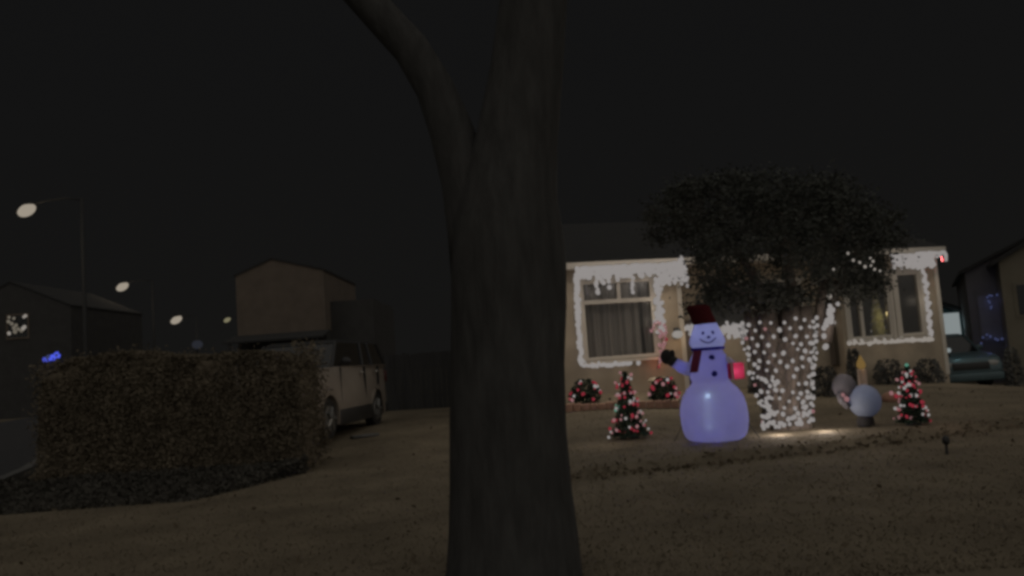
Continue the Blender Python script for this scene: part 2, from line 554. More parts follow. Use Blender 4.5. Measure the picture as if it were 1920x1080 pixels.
def window(holes, z_bar=None, mull=(), room=None, label=None):
    u0, u1, z0, z1 = holes
    f = MB(); t = 0.075
    f.box((u0 - .09, -0.03, z0 - .02), (u0, 0.1, z1 + .09)); f.box((u1, -0.03, z0 - .02), (u1 + .09, 0.1, z1 + .09)); f.box((u0, -0.03, z1), (u1, 0.1, z1 + .09))
    f.box((u0, -0.015, z0), (u0 + t, 0.08, z1)); f.box((u1 - t, -0.015, z0), (u1, 0.08, z1)); f.box((u0 + t, -0.015, z0), (u1 - t, 0.08, z0 + t)); f.box((u0 + t, -0.015, z1 - t), (u1 - t, 0.08, z1))
    if z_bar: f.box((u0 + t, -0.02, z_bar - .05), (u1 - t, 0.08, z_bar + .05))
    for mu, za, zb in mull: f.box((mu - .045, -0.018, za), (mu + .045, 0.075, zb))
    fo = f.build('window', M['trim'], house)
    if label: fo['label'] = label
    p = MB(); p.box((u0 + t, 0.04, z0 + t), (u1 - t, 0.046, z1 - t)); p.build('pane', M['pane'], fo)
    s_ = MB(); s_.box((u0 - .12, -0.09, z0 - .08), (u1 + .12, 0.05, z0 - .021)); s_.build('sill', M['trim'], fo)
    if room is False: return fo
    rm = MB()
    d = 1.7
    a, b, c, e = u0 - .3, u1 + .3, z0 - .6, z1 + .15
    if room: a = room
    a = max(a, -0.6); b = min(b, UE - .25)
    rm.add([(a, .22, c), (b, .22, c), (b, d, c), (a, d, c), (a, .22, e), (b, .22, e), (b, d, e), (a, d, e)],
           [(0, 1, 2, 3), (7, 6, 5, 4), (3, 2, 6, 7), (0, 3, 7, 4), (1, 5, 6, 2)])
    rm.build('room', M['room'], fo)
    return fo


w1 = window(LW, 2.76, [(1.10, 2.81, LW[3] - .07)], label='wide picture window with two panes above its bar and drawn curtains')
cu = MB()
pr = []
for i in range(120):
    u = LW[0] + .02 + (LW[1] - LW[0] - .04) * i / 119
    pr.append((u, 0.30 + 0.05 * math.sin(u * 21 + 1.3 * math.sin(u * 5)) + .02 * math.sin(u * 47), ))
for (a, b) in zip(pr, pr[1:]):
    if 1.66 < a[0] < 1.80: continue
    cu.add([(a[0], a[1], 1.36), (b[0], b[1], 1.36), (b[0], b[1], 3.3), (a[0], a[1], 3.3)], [(0, 1, 2, 3)])
cu.build('curtain', M['curtain'], w1, True)
w2 = window(RW1, None, [(7.67, RW1[2] + .07, RW1[3] - .07)], False, label='right bay window with the gold tree behind its glass')
w3 = window(RW2, None, (), 6.95, label='narrow dark window at the right end of the house')
mwf = MB()
for a in ((MW[0], MW[0] + .08), (MW[1] - .08, MW[1]), (4.85, 4.95)):
    mwf.box((a[0], .42, MW[2]), (a[1], .52, MW[3]))
mwf.box((MW[0] - .08, .36, MW[2] - .07), (MW[1] + .08, .52, MW[2])); mwf.box((MW[0] - .08, .42, MW[3]), (MW[1] + .08, .52, MW[3] + .08))
mo = mwf.build('window', M['trim'], house)
p = MB(); p.box((MW[0] + .08, .47, MW[2]), (MW[1] - .08, .476, MW[3])); p.build('pane', M['pane'], mo)
p = MB(); p.box((MW[0] - .1, 1.6, MW[2] - .5), (MW[1] + .1, 1.65, MW[3] + .2)); p.build('room', M['room'], mo)
dr = MB(); dr.box((2.86, .42, 0.35), (3.36, .449, 2.2)); d_ = dr.build('door', M['door'], house)
b = MB(); b.ball((3.3, .40, 1.25), .03); b.build('handle', M['chrome'], d_)
# porch wall lamp at the corner of the left bay
pl = fac(1270, 627, -0.12)
wlm = MB(); wlm.box((pl.x - .05, -0.03, pl.z - .10), (pl.x + .05, -0.026, pl.z + .16)); wlm.box((pl.x - .02, -0.12, pl.z + .12), (pl.x + .02, -0.02, pl.z + .15)); wlm.tube([(pl.x, -.13, pl.z + .09), (pl.x, -.13, pl.z + .17)], [.10, .03], 10)
wo = wlm.build('wall_lamp', M['plastic'], house)
b = MB(); b.ball((pl.x, -.13, pl.z), .115, 14, 10, (1.15, 1.0, .85)); b.build('globe', M['porch_glow'], wo, True)
WARM = (1.0, 0.84, 0.66); WHITE = (1.0, 0.88, 0.78)
lamp('porch_lamp_light', (pl.x + .02, -.30, pl.z - .05), 2.6, (1, .72, .45), .08, house)

HM = Matrix.Translation(HO) @ Matrix.Rotation(yaw, 4, 'Z')


def hstring(label, spots, wire, r=0.045, lamps=(), watts=1.2, color=WHITE, cat='string lights'):
    """light string hung on the house; all coordinates are the house's u, n, z"""
    o = thing('light_string', label, cat, HO, yaw, 'string lights on the decorated house')
    mb = MB()
    for wv in wire: mb.tube(wv, 0.007, 5)
    mb.build('wire', M['wire'], o)
    bulbs(o, spots, r)
    for q in lamps: lamp('string_light_glow', q, watts, color, .10, o)
    return o


def jit(p, s=0.012):
    return Vector((p[0] + random.gauss(0, s), p[1] + random.gauss(0, s * .5), p[2] + random.gauss(0, s)))


def icicles(u0, u1, z, n, lo, hi, step=.075, kind='bulb_white', dens=1.0):
    sp = []; wr = [[(u0, n, z), (u1, n, z)]]
    u = u0
    while u <= u1:
        sp.append((jit((u, n, z)), kind))
        L = random.uniform(lo(u), hi(u))
        k = .07
        while k < L and random.random() < dens:
            sp.append((jit((u, n, z - k), .014), kind)); k += .075
        wr.append([(u, n, z), (u + .01, n, z - max(.03, k - .07))])
        u += step
    return sp, wr


# left eave
def lo_(u): return .38 if u > 2.02 else (.20 if u > .15 else .3)
def hi_(u): return .52 if u > 2.02 else (.66 if 0.2 < u < 1.9 and random.random() < .2 else .24)
sp, wr = icicles(-0.02, 2.70, 3.54, -0.37, lo_, hi_, .05)
for q in ((2.66, 3.62), (2.70, 3.68), (2.74, 3.60), (2.76, 3.50), (2.79, 3.42), (2.76, 3.3), (2.80, 3.2), (2.78, 3.1), (2.8, 3.0)): sp.append(((q[0] - .08, -.37, q[1]), 'bulb_white'))
hstring('white icicle lights hanging along the eave over the curtained picture window', sp, wr, .052,
        [(u, -1.0, 3.3) for u in (0.1, .8, 1.5, 2.15, 2.55)], 3.6)
def strip_light(name, c, sx, sy, watts, aim, colr, parent):
    l = bpy.data.lights.new(name, 'AREA'); l.shape = 'RECTANGLE'; l.size = sx; l.size_y = sy; l.energy = watts; l.color = colr
    o = bpy.data.objects.new(name, l); col.objects.link(o); o.parent = parent; o.location = c
    o.rotation_euler = Vector(aim).to_track_quat('-Z', 'Y').to_euler()


strip_light('icicle_strip_light', (1.35, -.46, 3.38), 2.6, .28, 85, (0, -.80, -.60), (1, .87, .70), house)
strip_light('icicle_strip_light', (9.5, -.46, 3.36), 1.2, 0.28, 24, (0.25, -.80, -.55), (1, .87, .72), house)
# left window sides and sill
pth = [fac(1081, 520, -.05), fac(1084, 600, -.05), fac(1090, 684, -.05), fac(1140, 684, -.05), fac(1186, 681, -.05)]
sp = [(jit(q, .022), 'bulb_white') for q in resample(pth, .036)] + [(fac(1197, 680, -.05), 'bulb_white')]
sp += [(jit(q, .03), 'bulb_white') for q in resample(pth[:2], .06)]
hstring('white lights running down the left side and along the sill of the curtained picture window', sp, [pth], .052,
        [fac(1072, 560, -.3), fac(1076, 640, -.3), fac(1120, 694, -.3), fac(1170, 692, -.3)], .4)
pth = [fac(1233, 530, -.05), fac(1236, 580, -.05), fac(1239, 618, -.05), fac(1243, 650, -.05)]
sp = [(jit(q, .055), 'bulb_white') for q in resample(pth[:3], .02)] + [(jit(q, .035), 'bulb_pink') for q in resample(pth[2:], .07)]
hstring('white lights bunched down the right side of the curtained picture window', sp, [pth], .052,
        [fac(1250, 560, -.40), fac(1250, 600, -.40)], 1.3, WARM)
# middle window sill
pth = [fac(1284, 616, .28), fac(1400, 620, .28), fac(1500, 612, .28), fac(1566, 606, .28)]
sp = [(jit(q, .035), 'bulb_white') for q in resample(pth, .05)]
q0 = fac(1362, 617, .26); q1 = fac(1414, 624, .26)
for i in range(110): sp.append((jit(q0.lerp(q1, random.random()), .07), 'bulb_white'))
q0 = fac(1290, 612, .26); q1 = fac(1304, 618, .26)
for i in range(14): sp.append((jit(q0.lerp(q1, random.random()), .06), 'bulb_white'))
hstring('thick row of white lights along the recessed middle window sill behind the snowman', sp, [pth], .055,
        [fac(1385, 640, 0.0), fac(1300, 630, 0.0), fac(1490, 640, 0.0)], 1.6, WARM)
# right eave block
ra, rb, rc = fac(1676, 500, -.37).x, fac(1752, 500, -.37).x, fac(1766, 500, -.37).x
sp, wr = icicles(ra, rb, 3.49, -.37, lambda u: .25, lambda u: .33, .045, dens=1.0)
s2, w2_ = icicles(fac(1722, 500, -.39).x, rc, 3.52, -.39, lambda u: .05 if u > rb else .3, lambda u: .12 if u > rb else .40, .055)
sp += s2; wr += w2_
for k in range(9):
    a = math.pi * (k / 8.0)
    sp.append(((rc + .07 - .075 * math.cos(a), -.38, 3.46 + .075 * math.sin(a)), 'bulb_white'))
sp += [((rc + .15, -.38, 3.40), 'bulb_white'), ((rc + .14, -.38, 3.33), 'bulb_white')]
o = hstring('white icicle lights packed along the right end of the eave above the narrow window', sp, wr, .045,
            [(u, -.62, 3.25) for u in (ra + .1, ra + .6, rb - .1)], 1.2)
b = MB(); b.tube([(rc + .06, -.36, 3.44), (rc + .07, -.36, 3.30)], .035, 8); b.build('red_tape', M['far_red'], o)
# right window
pth = []
for i in range(15):
    t = i / 14
    q = fac(1733 + 13 * t + (2.6 if i % 2 else -2.6), 508 + 124 * t, -.05); pth.append(q)
pth2 = [fac(1747, 636, -.05), fac(1700, 637, -.05), fac(1640, 641, -.05), fac(1592, 643, -.05)]
sp = [(jit(q, .012), 'bulb_white') for q in resample(pth, .062)] + [(jit(q, .022), 'bulb_warm') for q in resample(pth2, .04)]
hstring('white lights zigzagging down the right window side and along its long sill', sp, [pth, pth2], .054,
        [fac(1745, 560, -.3), fac(1715, 655, -.35), fac(1665, 657, -.35), fac(1612, 660, -.35)], .38, WARM)

# candy cane shape of pink and red lights beside the picture window
cc = thing('candy_cane_light', 'hooked candy cane of pink and red lights on the wall beside the picture window', 'light decoration', HO, yaw)
pth = [fac(x, y, -.10) for x, y in ((1222, 622), (1226, 609), (1236, 604), (1247, 609), (1249, 622), (1245, 640), (1241, 658), (1237, 672), (1237, 690))]
b = MB(); b.tube(pth, .02, 8); b.build('cane', M['ribbon'], cc, True)
bulbs(cc, [(jit(q, .02), random.choice(('bulb_pink', 'bulb_pink', 'bulb_red'))) for q in resample(pth, .095)], .036)
lamp('candy_cane_glow', fac(1240, 682, -.3), 1.1, (1, .35, .22), .06, cc)

# indoor gold tree behind the right window
ic = fac(1650, 612, .55)
itb = fac(1650, 625, .55).z
it = thing('indoor_tree', 'slim glowing gold tree standing inside the right bay window', 'christmas tree', HM @ Vector((ic.x, .62, itb - .25)), yaw)
topz = fac(1646, 544, .62).z - itb + .25
b = MB()
for i in range(900):
    t = random.random() ** .7
    rr = .21 * (1 - t) * (0.55 + .45 * random.random()) + .015; a = random.uniform(0, 6.28)
    c = Vector((rr * math.cos(a), rr * math.sin(a), .22 + t * (topz - .22)))
    b.leaf(c, .05, .3)
b.lathe([(.2, .18), (topz * .6, .08), (topz, .01)], 14)
b.build('foliage', M['needle_gold'], it)
b = MB(); b.tube([(0, 0, 0), (0, 0, .24)], .03); b.lathe([(-.02, .14), (.03, .13)], 12); b.build('trunk', M['bark'], it)
bulbs(it, [(Vector((0.22 * (1 - t) * math.cos(t * 40), 0.22 * (1 - t) * math.sin(t * 40), .25 + t * (topz - .25))), 'bulb_warm') for t in [i / 40 for i in range(40)]], .012)
lamp('indoor_tree_glow', (-.05, -.45, .75), 2.6, (1, .9, .5), .05, it)
tb = thing('side_table', 'low dark table under the gold tree inside the bay window', 'table', HM @ Vector((ic.x, .62, 0.7)), yaw)
b = MB(); b.box((-.3, -.3, itb - .27 - .7 - .05), (.3, .3, itb - .27 - .7)); b.build('tabletop', M['door'], tb)
for sx in (-.25, .25):
    for sy in (-.25, .25):
        b = MB(); b.box((sx - .025, sy - .025, 0.15), (sx + .025, sy + .025, itb - 1.02)); b.build('leg', M['door'], tb)

# ------------------------------------------------------------------ inflatable snowman
sp0 = ground(1343, 824)
face = math.atan2(-sp0.x, sp0.y)     # turn local -Y to the camera
sn = thing('inflatable_snowman', 'tall glowing blue-white inflatable snowman in red hat waving a black mitten', 'inflatable', sp0, -math.atan2(sp0.x, sp0.y))
sn.scale = (.885,) * 3
prof = [(0.0, .42), (.03, .475), (.08, .515), (.16, .545), (.30, .568), (.45, .572), (.58, .56), (.69, .532), (.78, .488), (.86, .435), (.92, .38), (.965, .335), (.99, .318), (1.015, .322),
        (1.07, .345), (1.15, .365), (1.24, .368), (1.33, .348), (1.41, .312), (1.48, .272), (1.53, .242), (1.56, .238), (1.58, .255), (1.62, .292), (1.68, .308), (1.75, .29), (1.83, .258), (1.91, .226), (1.98, .198), (2.03, .16)]


def rad_at(z):
    for (a, ra), (b_, rb) in zip(prof, prof[1:]):
        if a <= z <= b_: return ra + (rb - ra) * (z - a) / (b_ - a)
    return .2


def seam(an, z):
    return 1 - 0.012 * max(0, math.cos(an * 6)) ** 16 * 1.8


b = MB(); b.lathe(prof, 64, seam); body = b.build('body', M['snow_fabric'], sn, True)
b = MB()
hp = [(0, .185), (.02, .205), (.06, .20), (.2, .195), (.28, .20), (.32, .19), (.34, .15)]
b.lathe(hp, 28, off=lambda z: (-.31 * z - .01, 0)); b.build('hat', M['hat'], sn, True, (0, 0, 1.985))
for s_, nm in ((-1, 'arm'), (1, 'arm')):
    b = MB()
    if s_ < 0: b.tube([(-.30, -.05, 1.22), (-.46, -.10, 1.27), (-.60, -.12, 1.38)], [.13, .105, .085], 14)
    else: b.tube([(.28, -.05, 1.30), (.38, -.14, 1.22), (.42, -.22, 1.16)], [.12, .10, .085], 14)
    b.build('arm', M['snow_fabric'], sn, True)
b = MB(); b.ball((-.70, -.13, 1.47), .125, 14, 10, (.95, .6, 1.05)); b.ball((-.60, -.16, 1.51), .055, 10, 8, (.8, .7, 1.4)); b.tube([(-.58, -.12, 1.36), (-.66, -.13, 1.43)], [.095, .10], 12); b.build('mitten', M['mitten'], sn, True)
b = MB(); b.box((.29, -.40, 1.02), (.56, -.18, 1.29)); gf = bevel(b.build('gift_box', M['gift'], sn), .03, 3)
b = MB(); b.box((.345, -.406, 1.012), (.385, -.172, 1.298)); b.build('ribbon', M['ribbon'], gf)


def on_body(x, z, out=0.0):
    r = rad_at(z) + out
    return Vector((x, -math.sqrt(max(0.001, r * r - x * x)), z))


for x, z, r in ((.05, 1.405, .05), (.07, 1.135, .052)):
    b = MB(); b.ball(on_body(x, z), r, 14, 8, (1, .4, 1)); b.build('button', M['print'], sn, True)
for x, z in ((-.055, 1.825), (.105, 1.825)):
    b = MB(); b.ball(on_body(x, z, -.002), .028, 12, 8, (.9, .4, 1.3)); b.build('eye', M['print'], sn, True)
b = MB(); b.ball(on_body(.03, 1.755), .03, 12, 8, (1, .8, .8)); b.build('nose', M['print'], sn, True)
b = MB(); b.tube([on_body(-.12 + .027 * i, 1.735 - .075 * math.sin(math.pi * i / 10), -.001) for i in range(11)], .010, 6); b.build('mouth', M['print'], sn, True)
b = MB(); b.lathe([(1.535, .262), (1.54, .282), (1.56, .288), (1.58, .285), (1.585, .266)], 40); sf = b.build('scarf', M['scarf_blue'], sn, True)
tail = []
for i in range(9):
    z = 1.55 - i * .047
    tail.append((z, on_body(-.17 - .012 * i, z, .02)))
b = MB()
for (z, c), (z2, c2) in zip(tail, tail[1:]):
    n_ = Vector((c.x, c.y, 0)).normalized() * .02; t_ = Vector((-n_.y, n_.x, 0)).normalized() * -.075
    n2 = Vector((c2.x, c2.y, 0)).normalized() * .02; t2 = Vector((-n2.y, n2.x, 0)).normalized() * -.078
    b.add([c - t_ - n_, c + t_ - n_, c + t_ + n_, c - t_ + n_, c2 - t2 - n2, c2 + t2 - n2, c2 + t2 + n2, c2 - t2 + n2], [(0, 1, 5, 4), (1, 2, 6, 5), (2, 3, 7, 6), (3, 0, 4, 7), (4, 5, 6, 7), (0, 3, 2, 1)])
b.build('scarf_tail', M['scarf'], sf)
BL = (0.11, 0.125, 1.0)
lamp('snowman_inner_light', (0, .02, .46), 1.85, BL, .05, sn)
lamp('snowman_inner_light', (0, .02, 1.22), .85, BL, .05, sn)
lamp('snowman_inner_light', (0, .0, 1.76), .95, (.38, .44, 1.0), .05, sn)
lamp('snowman_inner_light', (-.07, -.45, .76), .07, (.6, .85, 1.0), .03, sn)
for z_, r_ in ((.60, .50), (.44, .52), (.28, .52)): lamp('snowman_inner_light', (-.08, -r_ + .03, z_), .025, (.6, .8, 1.0), .02, sn)
lamp('snowman_inner_light', (-.48, -.10, 1.29), .10, BL, .03, sn)
lamp('snowman_inner_light', (.42, -.30, 1.15), .45, (1.0, .7, .8), .03, sn)
lamp('snowman_spill_fill', (0, -.66, .08), .45, (.12, .12, 1.0), .04, sn)  # lamps added outside the fabric for the blue spill on the lawn
lamp('snowman_spill_fill', (-.35, -.55, .08), .3, (.12, .12, 1.0), .04, sn)
# tether pegs
for x in (-.62, .62):
    b = MB(); b.tube([(x * .85, .1, .30), (x * 1.15, -.1, 0.0)], .006, 5); b.build('tether', M['wire'], sn)

# ------------------------------------------------------------------ net-wrapped tree
tp = ground(1478, 802)
wt = thing('wrapped_tree', 'dark leafy tree with a flaring multi-stem trunk wrapped in net lights', 'tree', tp)
YT = tp.y
vprof = [(-.1, .39), (.0, .375), (.15, .365), (.4, .385), (.7, .43), (1.0, .485), (1.3, .535), (1.6, .575), (1.78, .60)]


def vr(z):
    for (a, ra), (b_, rb) in zip(vprof, vprof[1:]):
        if a <= z <= b_: return ra + (rb - ra) * (z - a) / (b_ - a)
    return vprof[-1][1]


b = MB()
nst = 7
for k in range(nst):
    a = 2 * math.pi * k / nst + .3
    pts = []; rr = []
    for z in (-.1, .2, .5, .8, 1.1, 1.4, 1.7, 1.95):
        R_ = vr(min(z, 1.78)) * (.60 + .1 * sm(.6, 1.8, z))
        pts.append((R_ * math.cos(a + .12 * z), R_ * math.sin(a + .12 * z) * .8, z)); rr.append(.165 - .02 * sm(.2, 1.9, z))
    b.tube(pts, rr, 12, True, .25, k * 3.1)
b.lathe([(-.1, .29), (.4, .28), (1.0, .34), (1.45, .38), (1.5, .2)], 20)
b.build('trunk', M['bark_pale'], wt, True)


def T(px, py, Y):  # pixel to tree-local
    return at(px, py, Y) - tp


lb = MB()
limbs = [([(1440, 640), (1440, 600), (1432, 560), (1415, 520), (1380, 470)], .10), ([(1545, 640), (1553, 595), (1562, 555), (1590, 500), (1620, 460)], .11),
         ([(1490, 640), (1488, 580), (1480, 520), (1470, 450), (1460, 400)], .11), ([(1465, 630), (1430, 570), (1370, 535), (1320, 520)], .07), ([(1530, 630), (1540, 560), (1560, 480), (1580, 400)], .09)]
for i, (l, r) in enumerate(limbs):
    n_ = len(l)
    lb.tube([T(x, y, YT + random.uniform(-.3, .3) * (j / n_)) for j, (x, y) in enumerate(l)], [r * (1 - .55 * j / n_) for j in range(n_)], 9, True, .2, i)
lb.build('limb', M['bark_pale'], wt, True)
lv = MB()
clumps = []
for _ in range(2000):
    px = random.uniform(1190, 1690); py = random.uniform(335, 600)
    cx, cy = 1440, 455
    e = ((px - cx) / 250) ** 2 + ((py - cy) / 135) ** 2
    if e > 1.05: continue
    low = 590 if px < 1430 else (592 - (px - 1430) * .12 if px < 1560 else 575 - (px - 1560) * .18)
    if px < 1312 and py > 455: continue
    if px < 1335 and py > 545: continue
    if px > 1655 and py > 475: continue
    if py > low - 14: continue
    clumps.append((px, py))
    if len(clumps) > 330: break
for px, py in clumps:
    depth = YT + random.uniform(-1.6, 1.6) * math.sqrt(max(.08, 1.05 - ((px - 1440) / 250) ** 2 - ((py - 455) / 135) ** 2))
    c = T(px, py, depth)
    rr = random.uniform(.16, .36)
    for _ in range(random.randint(80, 150)):
        q = Vector((random.gauss(0, .5), random.gauss(0, .5), random.gauss(0, .38))) * rr
        lv.leaf(c + q, random.uniform(.022, .048))
# a low spray of leaves hanging in front of the right bay
for px, py in [(1570 + random.random() * 62, 520 + random.random() * 34) for _ in range(16)] + [(1300 + random.random() * 60, 560 + random.random() * 26) for _ in range(8)]:
    c = T(px, py, YT + random.uniform(-.5, .8))
    for _ in range(70):
        lv.leaf(c + Vector((random.gauss(0, .13), random.gauss(0, .13), random.gauss(0, .10))), random.uniform(.022, .045))
lv.build('crown', M['leaf'], wt)

nl = thing('net_lights', 'net of white lights wrapped round the flaring tree trunk', 'net lights', tp)
spots = []; wires = []
row = 0; z = .10
grid = {}
while z < 1.80:
    r0 = vr(z) + .03
    nn = 20
    ring = []
    for k in range(nn):
        a = 2 * math.pi * (k + .5 * (row % 2)) / nn - math.pi / 2
        rj = r0 + random.gauss(0, .012)
        q = Vector((rj * math.cos(a + random.gauss(0, .035)), rj * .95 * math.sin(a), z + random.gauss(0, .022)))
        grid[(row, k)] = q
        front = q.y < .12
        if front and random.random() < .93: spots.append((q, 'bulb_white' if random.random() < .96 else 'bulb_pink'))
    row += 1; z += .125
for (r_, k), q in grid.items():
    for dk in (0, -1 if r_ % 2 == 0 else 1):
        q2 = grid.get((r_ + 1, (k + dk) % 20))
        if q2: wires.append((q, q2))
for pts in ([(1442, 745), (1440, 760), (1445, 770), (1438, 782), (1452, 775), (1440, 795), (1450, 792), (1432, 803)], [(1428, 710), (1437, 716), (1448, 713), (1458, 716)], [(1505, 755), (1510, 765), (1508, 775)], [(1455, 800), (1470, 797), (1490, 782), (1500, 790), (1478, 785)]):
    for x, y in pts:
        q = T(x, y, YT - .44); spots.append((q, 'bulb_white')); spots.append((jit(q, .03), 'bulb_white'))
b = MB()
for p_, q_ in wires: b.tube([p_, q_], .004, 4, False)
b.build('wire', M['wire'], nl)
bulbs(nl, spots, .033)
for q, e in (((-.42, -.85, .11), 8.0), ((.28, -.85, .11), 9.0), ((0, -1.3, 1.0), 9.0), ((-.75, -.7, 1.35), 2.2), ((.90, -.7, 1.35), 4.0)):
    lamp('net_light_glow', q, e, WHITE, .12, nl)
# strings on the limbs
ls = thing('limb_light_string', 'bright string of white lights climbing the right limb of the wrapped tree', 'string lights', tp)
pth = [T(1540, 612, YT - .2), T(1552, 605, YT - .2), T(1556, 590, YT - .2), T(1560, 572, YT - .2)]
b = MB(); b.tube(pth, .006, 5); b.build('wire', M['wire'], ls)
bulbs(ls, [(jit(q, .03), 'bulb_white') for q in resample(pth, .035)] + [(T(1555, 556, YT - .2), 'bulb_warm'), (T(1545, 630, YT - .5), 'bulb_white'), (T(1548, 650, YT - .5), 'bulb_white')], .042)
lamp('limb_string_glow', T(1562, 600, YT - .7), 1.5, WHITE, .1, ls)
ls = thing('limb_light_string', 'short string of dimmer white lights on the left limb of the wrapped tree', 'string lights', tp)
pth = [T(1443, 562, YT - .2), T(1441, 585, YT - .2), T(1446, 600, YT - .2), T(1442, 615, YT - .2), T(1448, 632, YT - .3)]
b = MB(); b.tube(pth, .006, 5); b.build('wire', M['wire'], ls)
bulbs(ls, [(pth[0], 'bulb_warm'), (pth[2], 'bulb_warm'), (pth[3], 'bulb_white')] + [(jit(q, .02), 'bulb_warm') for q in resample(pth[2:4], .06)] + [(T(1485, 612, YT - .1) + Vector((random.gauss(0, .06), 0, random.gauss(0, .04))), 'bulb_white') for _ in range(12)], .038)
# reflected glints in the crown, made as small glowing bulbs
ls = thing('crown_glints', 'sparse tangle of small white glints made as glowing bulbs in the right side of the dark crown', 'string lights', tp)
pts = [(1590, 475), (1600, 488), (1612, 492), (1632, 484), (1637, 490), (1633, 498), (1622, 500), (1640, 505), (1650, 508), (1563, 505)]
pp = [T(x, y, YT - 1.5) for x, y in pts]
b = MB(); b.tube(pp, .005, 5); b.build('wire', M['wire'], ls)
bulbs(ls, [(q, 'bulb_warm') for q in pp], .02)

# ------------------------------------------------------------------ lit mini trees
def mini_tree(px, py, ph, pw, label, lights, lean=0.0):
    p0 = ground(px, py)
    k = p0.y / FPX
    H_, W_ = ph * k, pw * k / 2
    o = thing('lit_mini_tree', label, 'christmas tree', p0, 0, 'small lit trees on the lawn')
    b = MB(); b.tube([(0, 0, 0), (0, 0, H_ * .95)], [.03, .012], 7); b.lathe([(0, W_ * .5), (.03, W_ * .45)], 14); b.build('trunk', M['bark'], o)
    b = MB()
    for i in range(2600):
        t = random.random() ** 1.25
        tier = .75 + .3 * ((1 - t) * 4 % 1)
        rr = W_ * (1 - t * .93) * tier * math.sqrt(random.uniform(.15, 1)); a = random.uniform(0, 6.28)
        b.leaf((rr * math.cos(a), rr * math.sin(a), .05 + t * (H_ - .05)), .042, .28)
    b.build('foliage', M['fir'], o)
    sp = []
    wr = []
    n_ = 230
    for i in range(n_):
        t = i / n_; a = t * 2 * math.pi * 5.5
        rr = W_ * (1 - t * .93) * 1.0 + .015
        q = Vector((rr * math.cos(a), rr * math.sin(a), .06 + t * (H_ - .08)))
        wr.append(q)
        if random.random() < .5: sp.append((jit(q, .035), lights(t)))
    b = MB(); b.tube(wr, .005, 4); b.build('wire', M['wire'], o)
    big = [s for s in sp if random.random() < .62]; small = [s for s in sp if s not in big]
    bulbs(o, big, .024); bulbs(o, small, .015)
    return o, H_, W_


def lightA(t):
    r = random.random()
    if abs(t - .42) < .05: return 'bulb_green' if r < .7 else 'bulb_white'
    return 'bulb_red' if r < .40 else ('bulb_white' if r < .66 else ('bulb_pink' if r < .95 else 'bulb_green'))


def lightB(t):
    r = random.random()
    return 'bulb_red' if r < .60 else ('bulb_white' if r < .82 else 'bulb_pink')


o, h, wd = mini_tree(1181, 822, 122, 70, 'small dark green tree with white, red and green lights left of the snowman', lightA)
lamp('mini_tree_glow', (-.35, -.7, .6), 3.4, (1, .85, .72), .06, o)
o, h, wd = mini_tree(1713, 797, 108, 58, 'small lit tree with mostly red lights in front of the right window', lightB)
b = MB(); b.ball((0, 0, h + .02), .03, 10, 8); b.build('tree_topper', M['bulb_green'], o, True)
lamp('mini_tree_glow', (.3, -.5, .45), .6, (1, .6, .5), .06, o)


# ------------------------------------------------------------------ red-lit bushes and shrubs
def bush(px, py, pw, ph, label, Y, m='fir', red=0, dens=700, name='shrub', group=None):
    p0 = at(px, py, Y); p0.z = min(gz(p0.x, p0.y), p0.z + .3)
    k = Y / FPX; W_, H_ = pw * k / 2, ph * k + max(0, at(px, py, Y).z - p0.z)
    o = thing(name, label, 'bush', p0, 0, group)
    b = MB()
    for i in range(dens):
        a = random.uniform(0, 6.28); t = random.random()
        e = math.sqrt(random.uniform(.2, 1))
        rr = W_ * math.sqrt(max(.05, 1 - (t * 1.0 - .25) ** 2 * 1.3)) * e
        rr *= 1 + .25 * noise.noise(Vector((math.cos(a) * 1.5 + px, math.sin(a) * 1.5, t * 2)))
        b.leaf((rr * math.cos(a), rr * math.sin(a) * .8, .03 + t * H_ * (1 - .35 * (rr / W_) ** 2)), random.uniform(.03, .06))
    b.build('foliage', M[m], o)
    b = MB()
    for k_ in range(5):
        a = random.uniform(0, 6.28)
        b.tube([(0, 0, -.05), (W_ * .3 * math.cos(a), W_ * .3 * math.sin(a), H_ * .4), (W_ * .55 * math.cos(a), W_ * .55 * math.sin(a), H_ * .75)], [.025, .016, .008], 6)
    b.build('stem', M['bark'], o)
    if red:
        wv = []; sp = []
        for i in range(red):
            a = random.uniform(-math.pi, 0.2); t = random.uniform(.1, .98)
            rr = W_ * math.sqrt(max(.05, 1 - t * t * .75)) * 1.03
            q = Vector((rr * math.cos(a), rr * .8 * math.sin(a) - .02, .03 + t * H_ * (1 - .2 * (rr / W_) ** 2)))
            wv.append(q); r_ = random.random()
            sp.append((q, 'bulb_red' if r_ < .55 else ('bulb_pink' if r_ < .80 else 'bulb_white')))
        wv.sort(key=lambda v: v.x)
        b = MB(); b.tube(wv, .004, 4); b.build('wire', M['wire'], o)
        bulbs(o, [q for q in sp if random.random() < .5], .034); bulbs(o, [q for q in sp if random.random() < .35], .022)
        lamp('bush_glow', (0, -W_ - .15, H_ * .9), 1.1, (1, .55, .45), .06, o)
    return o


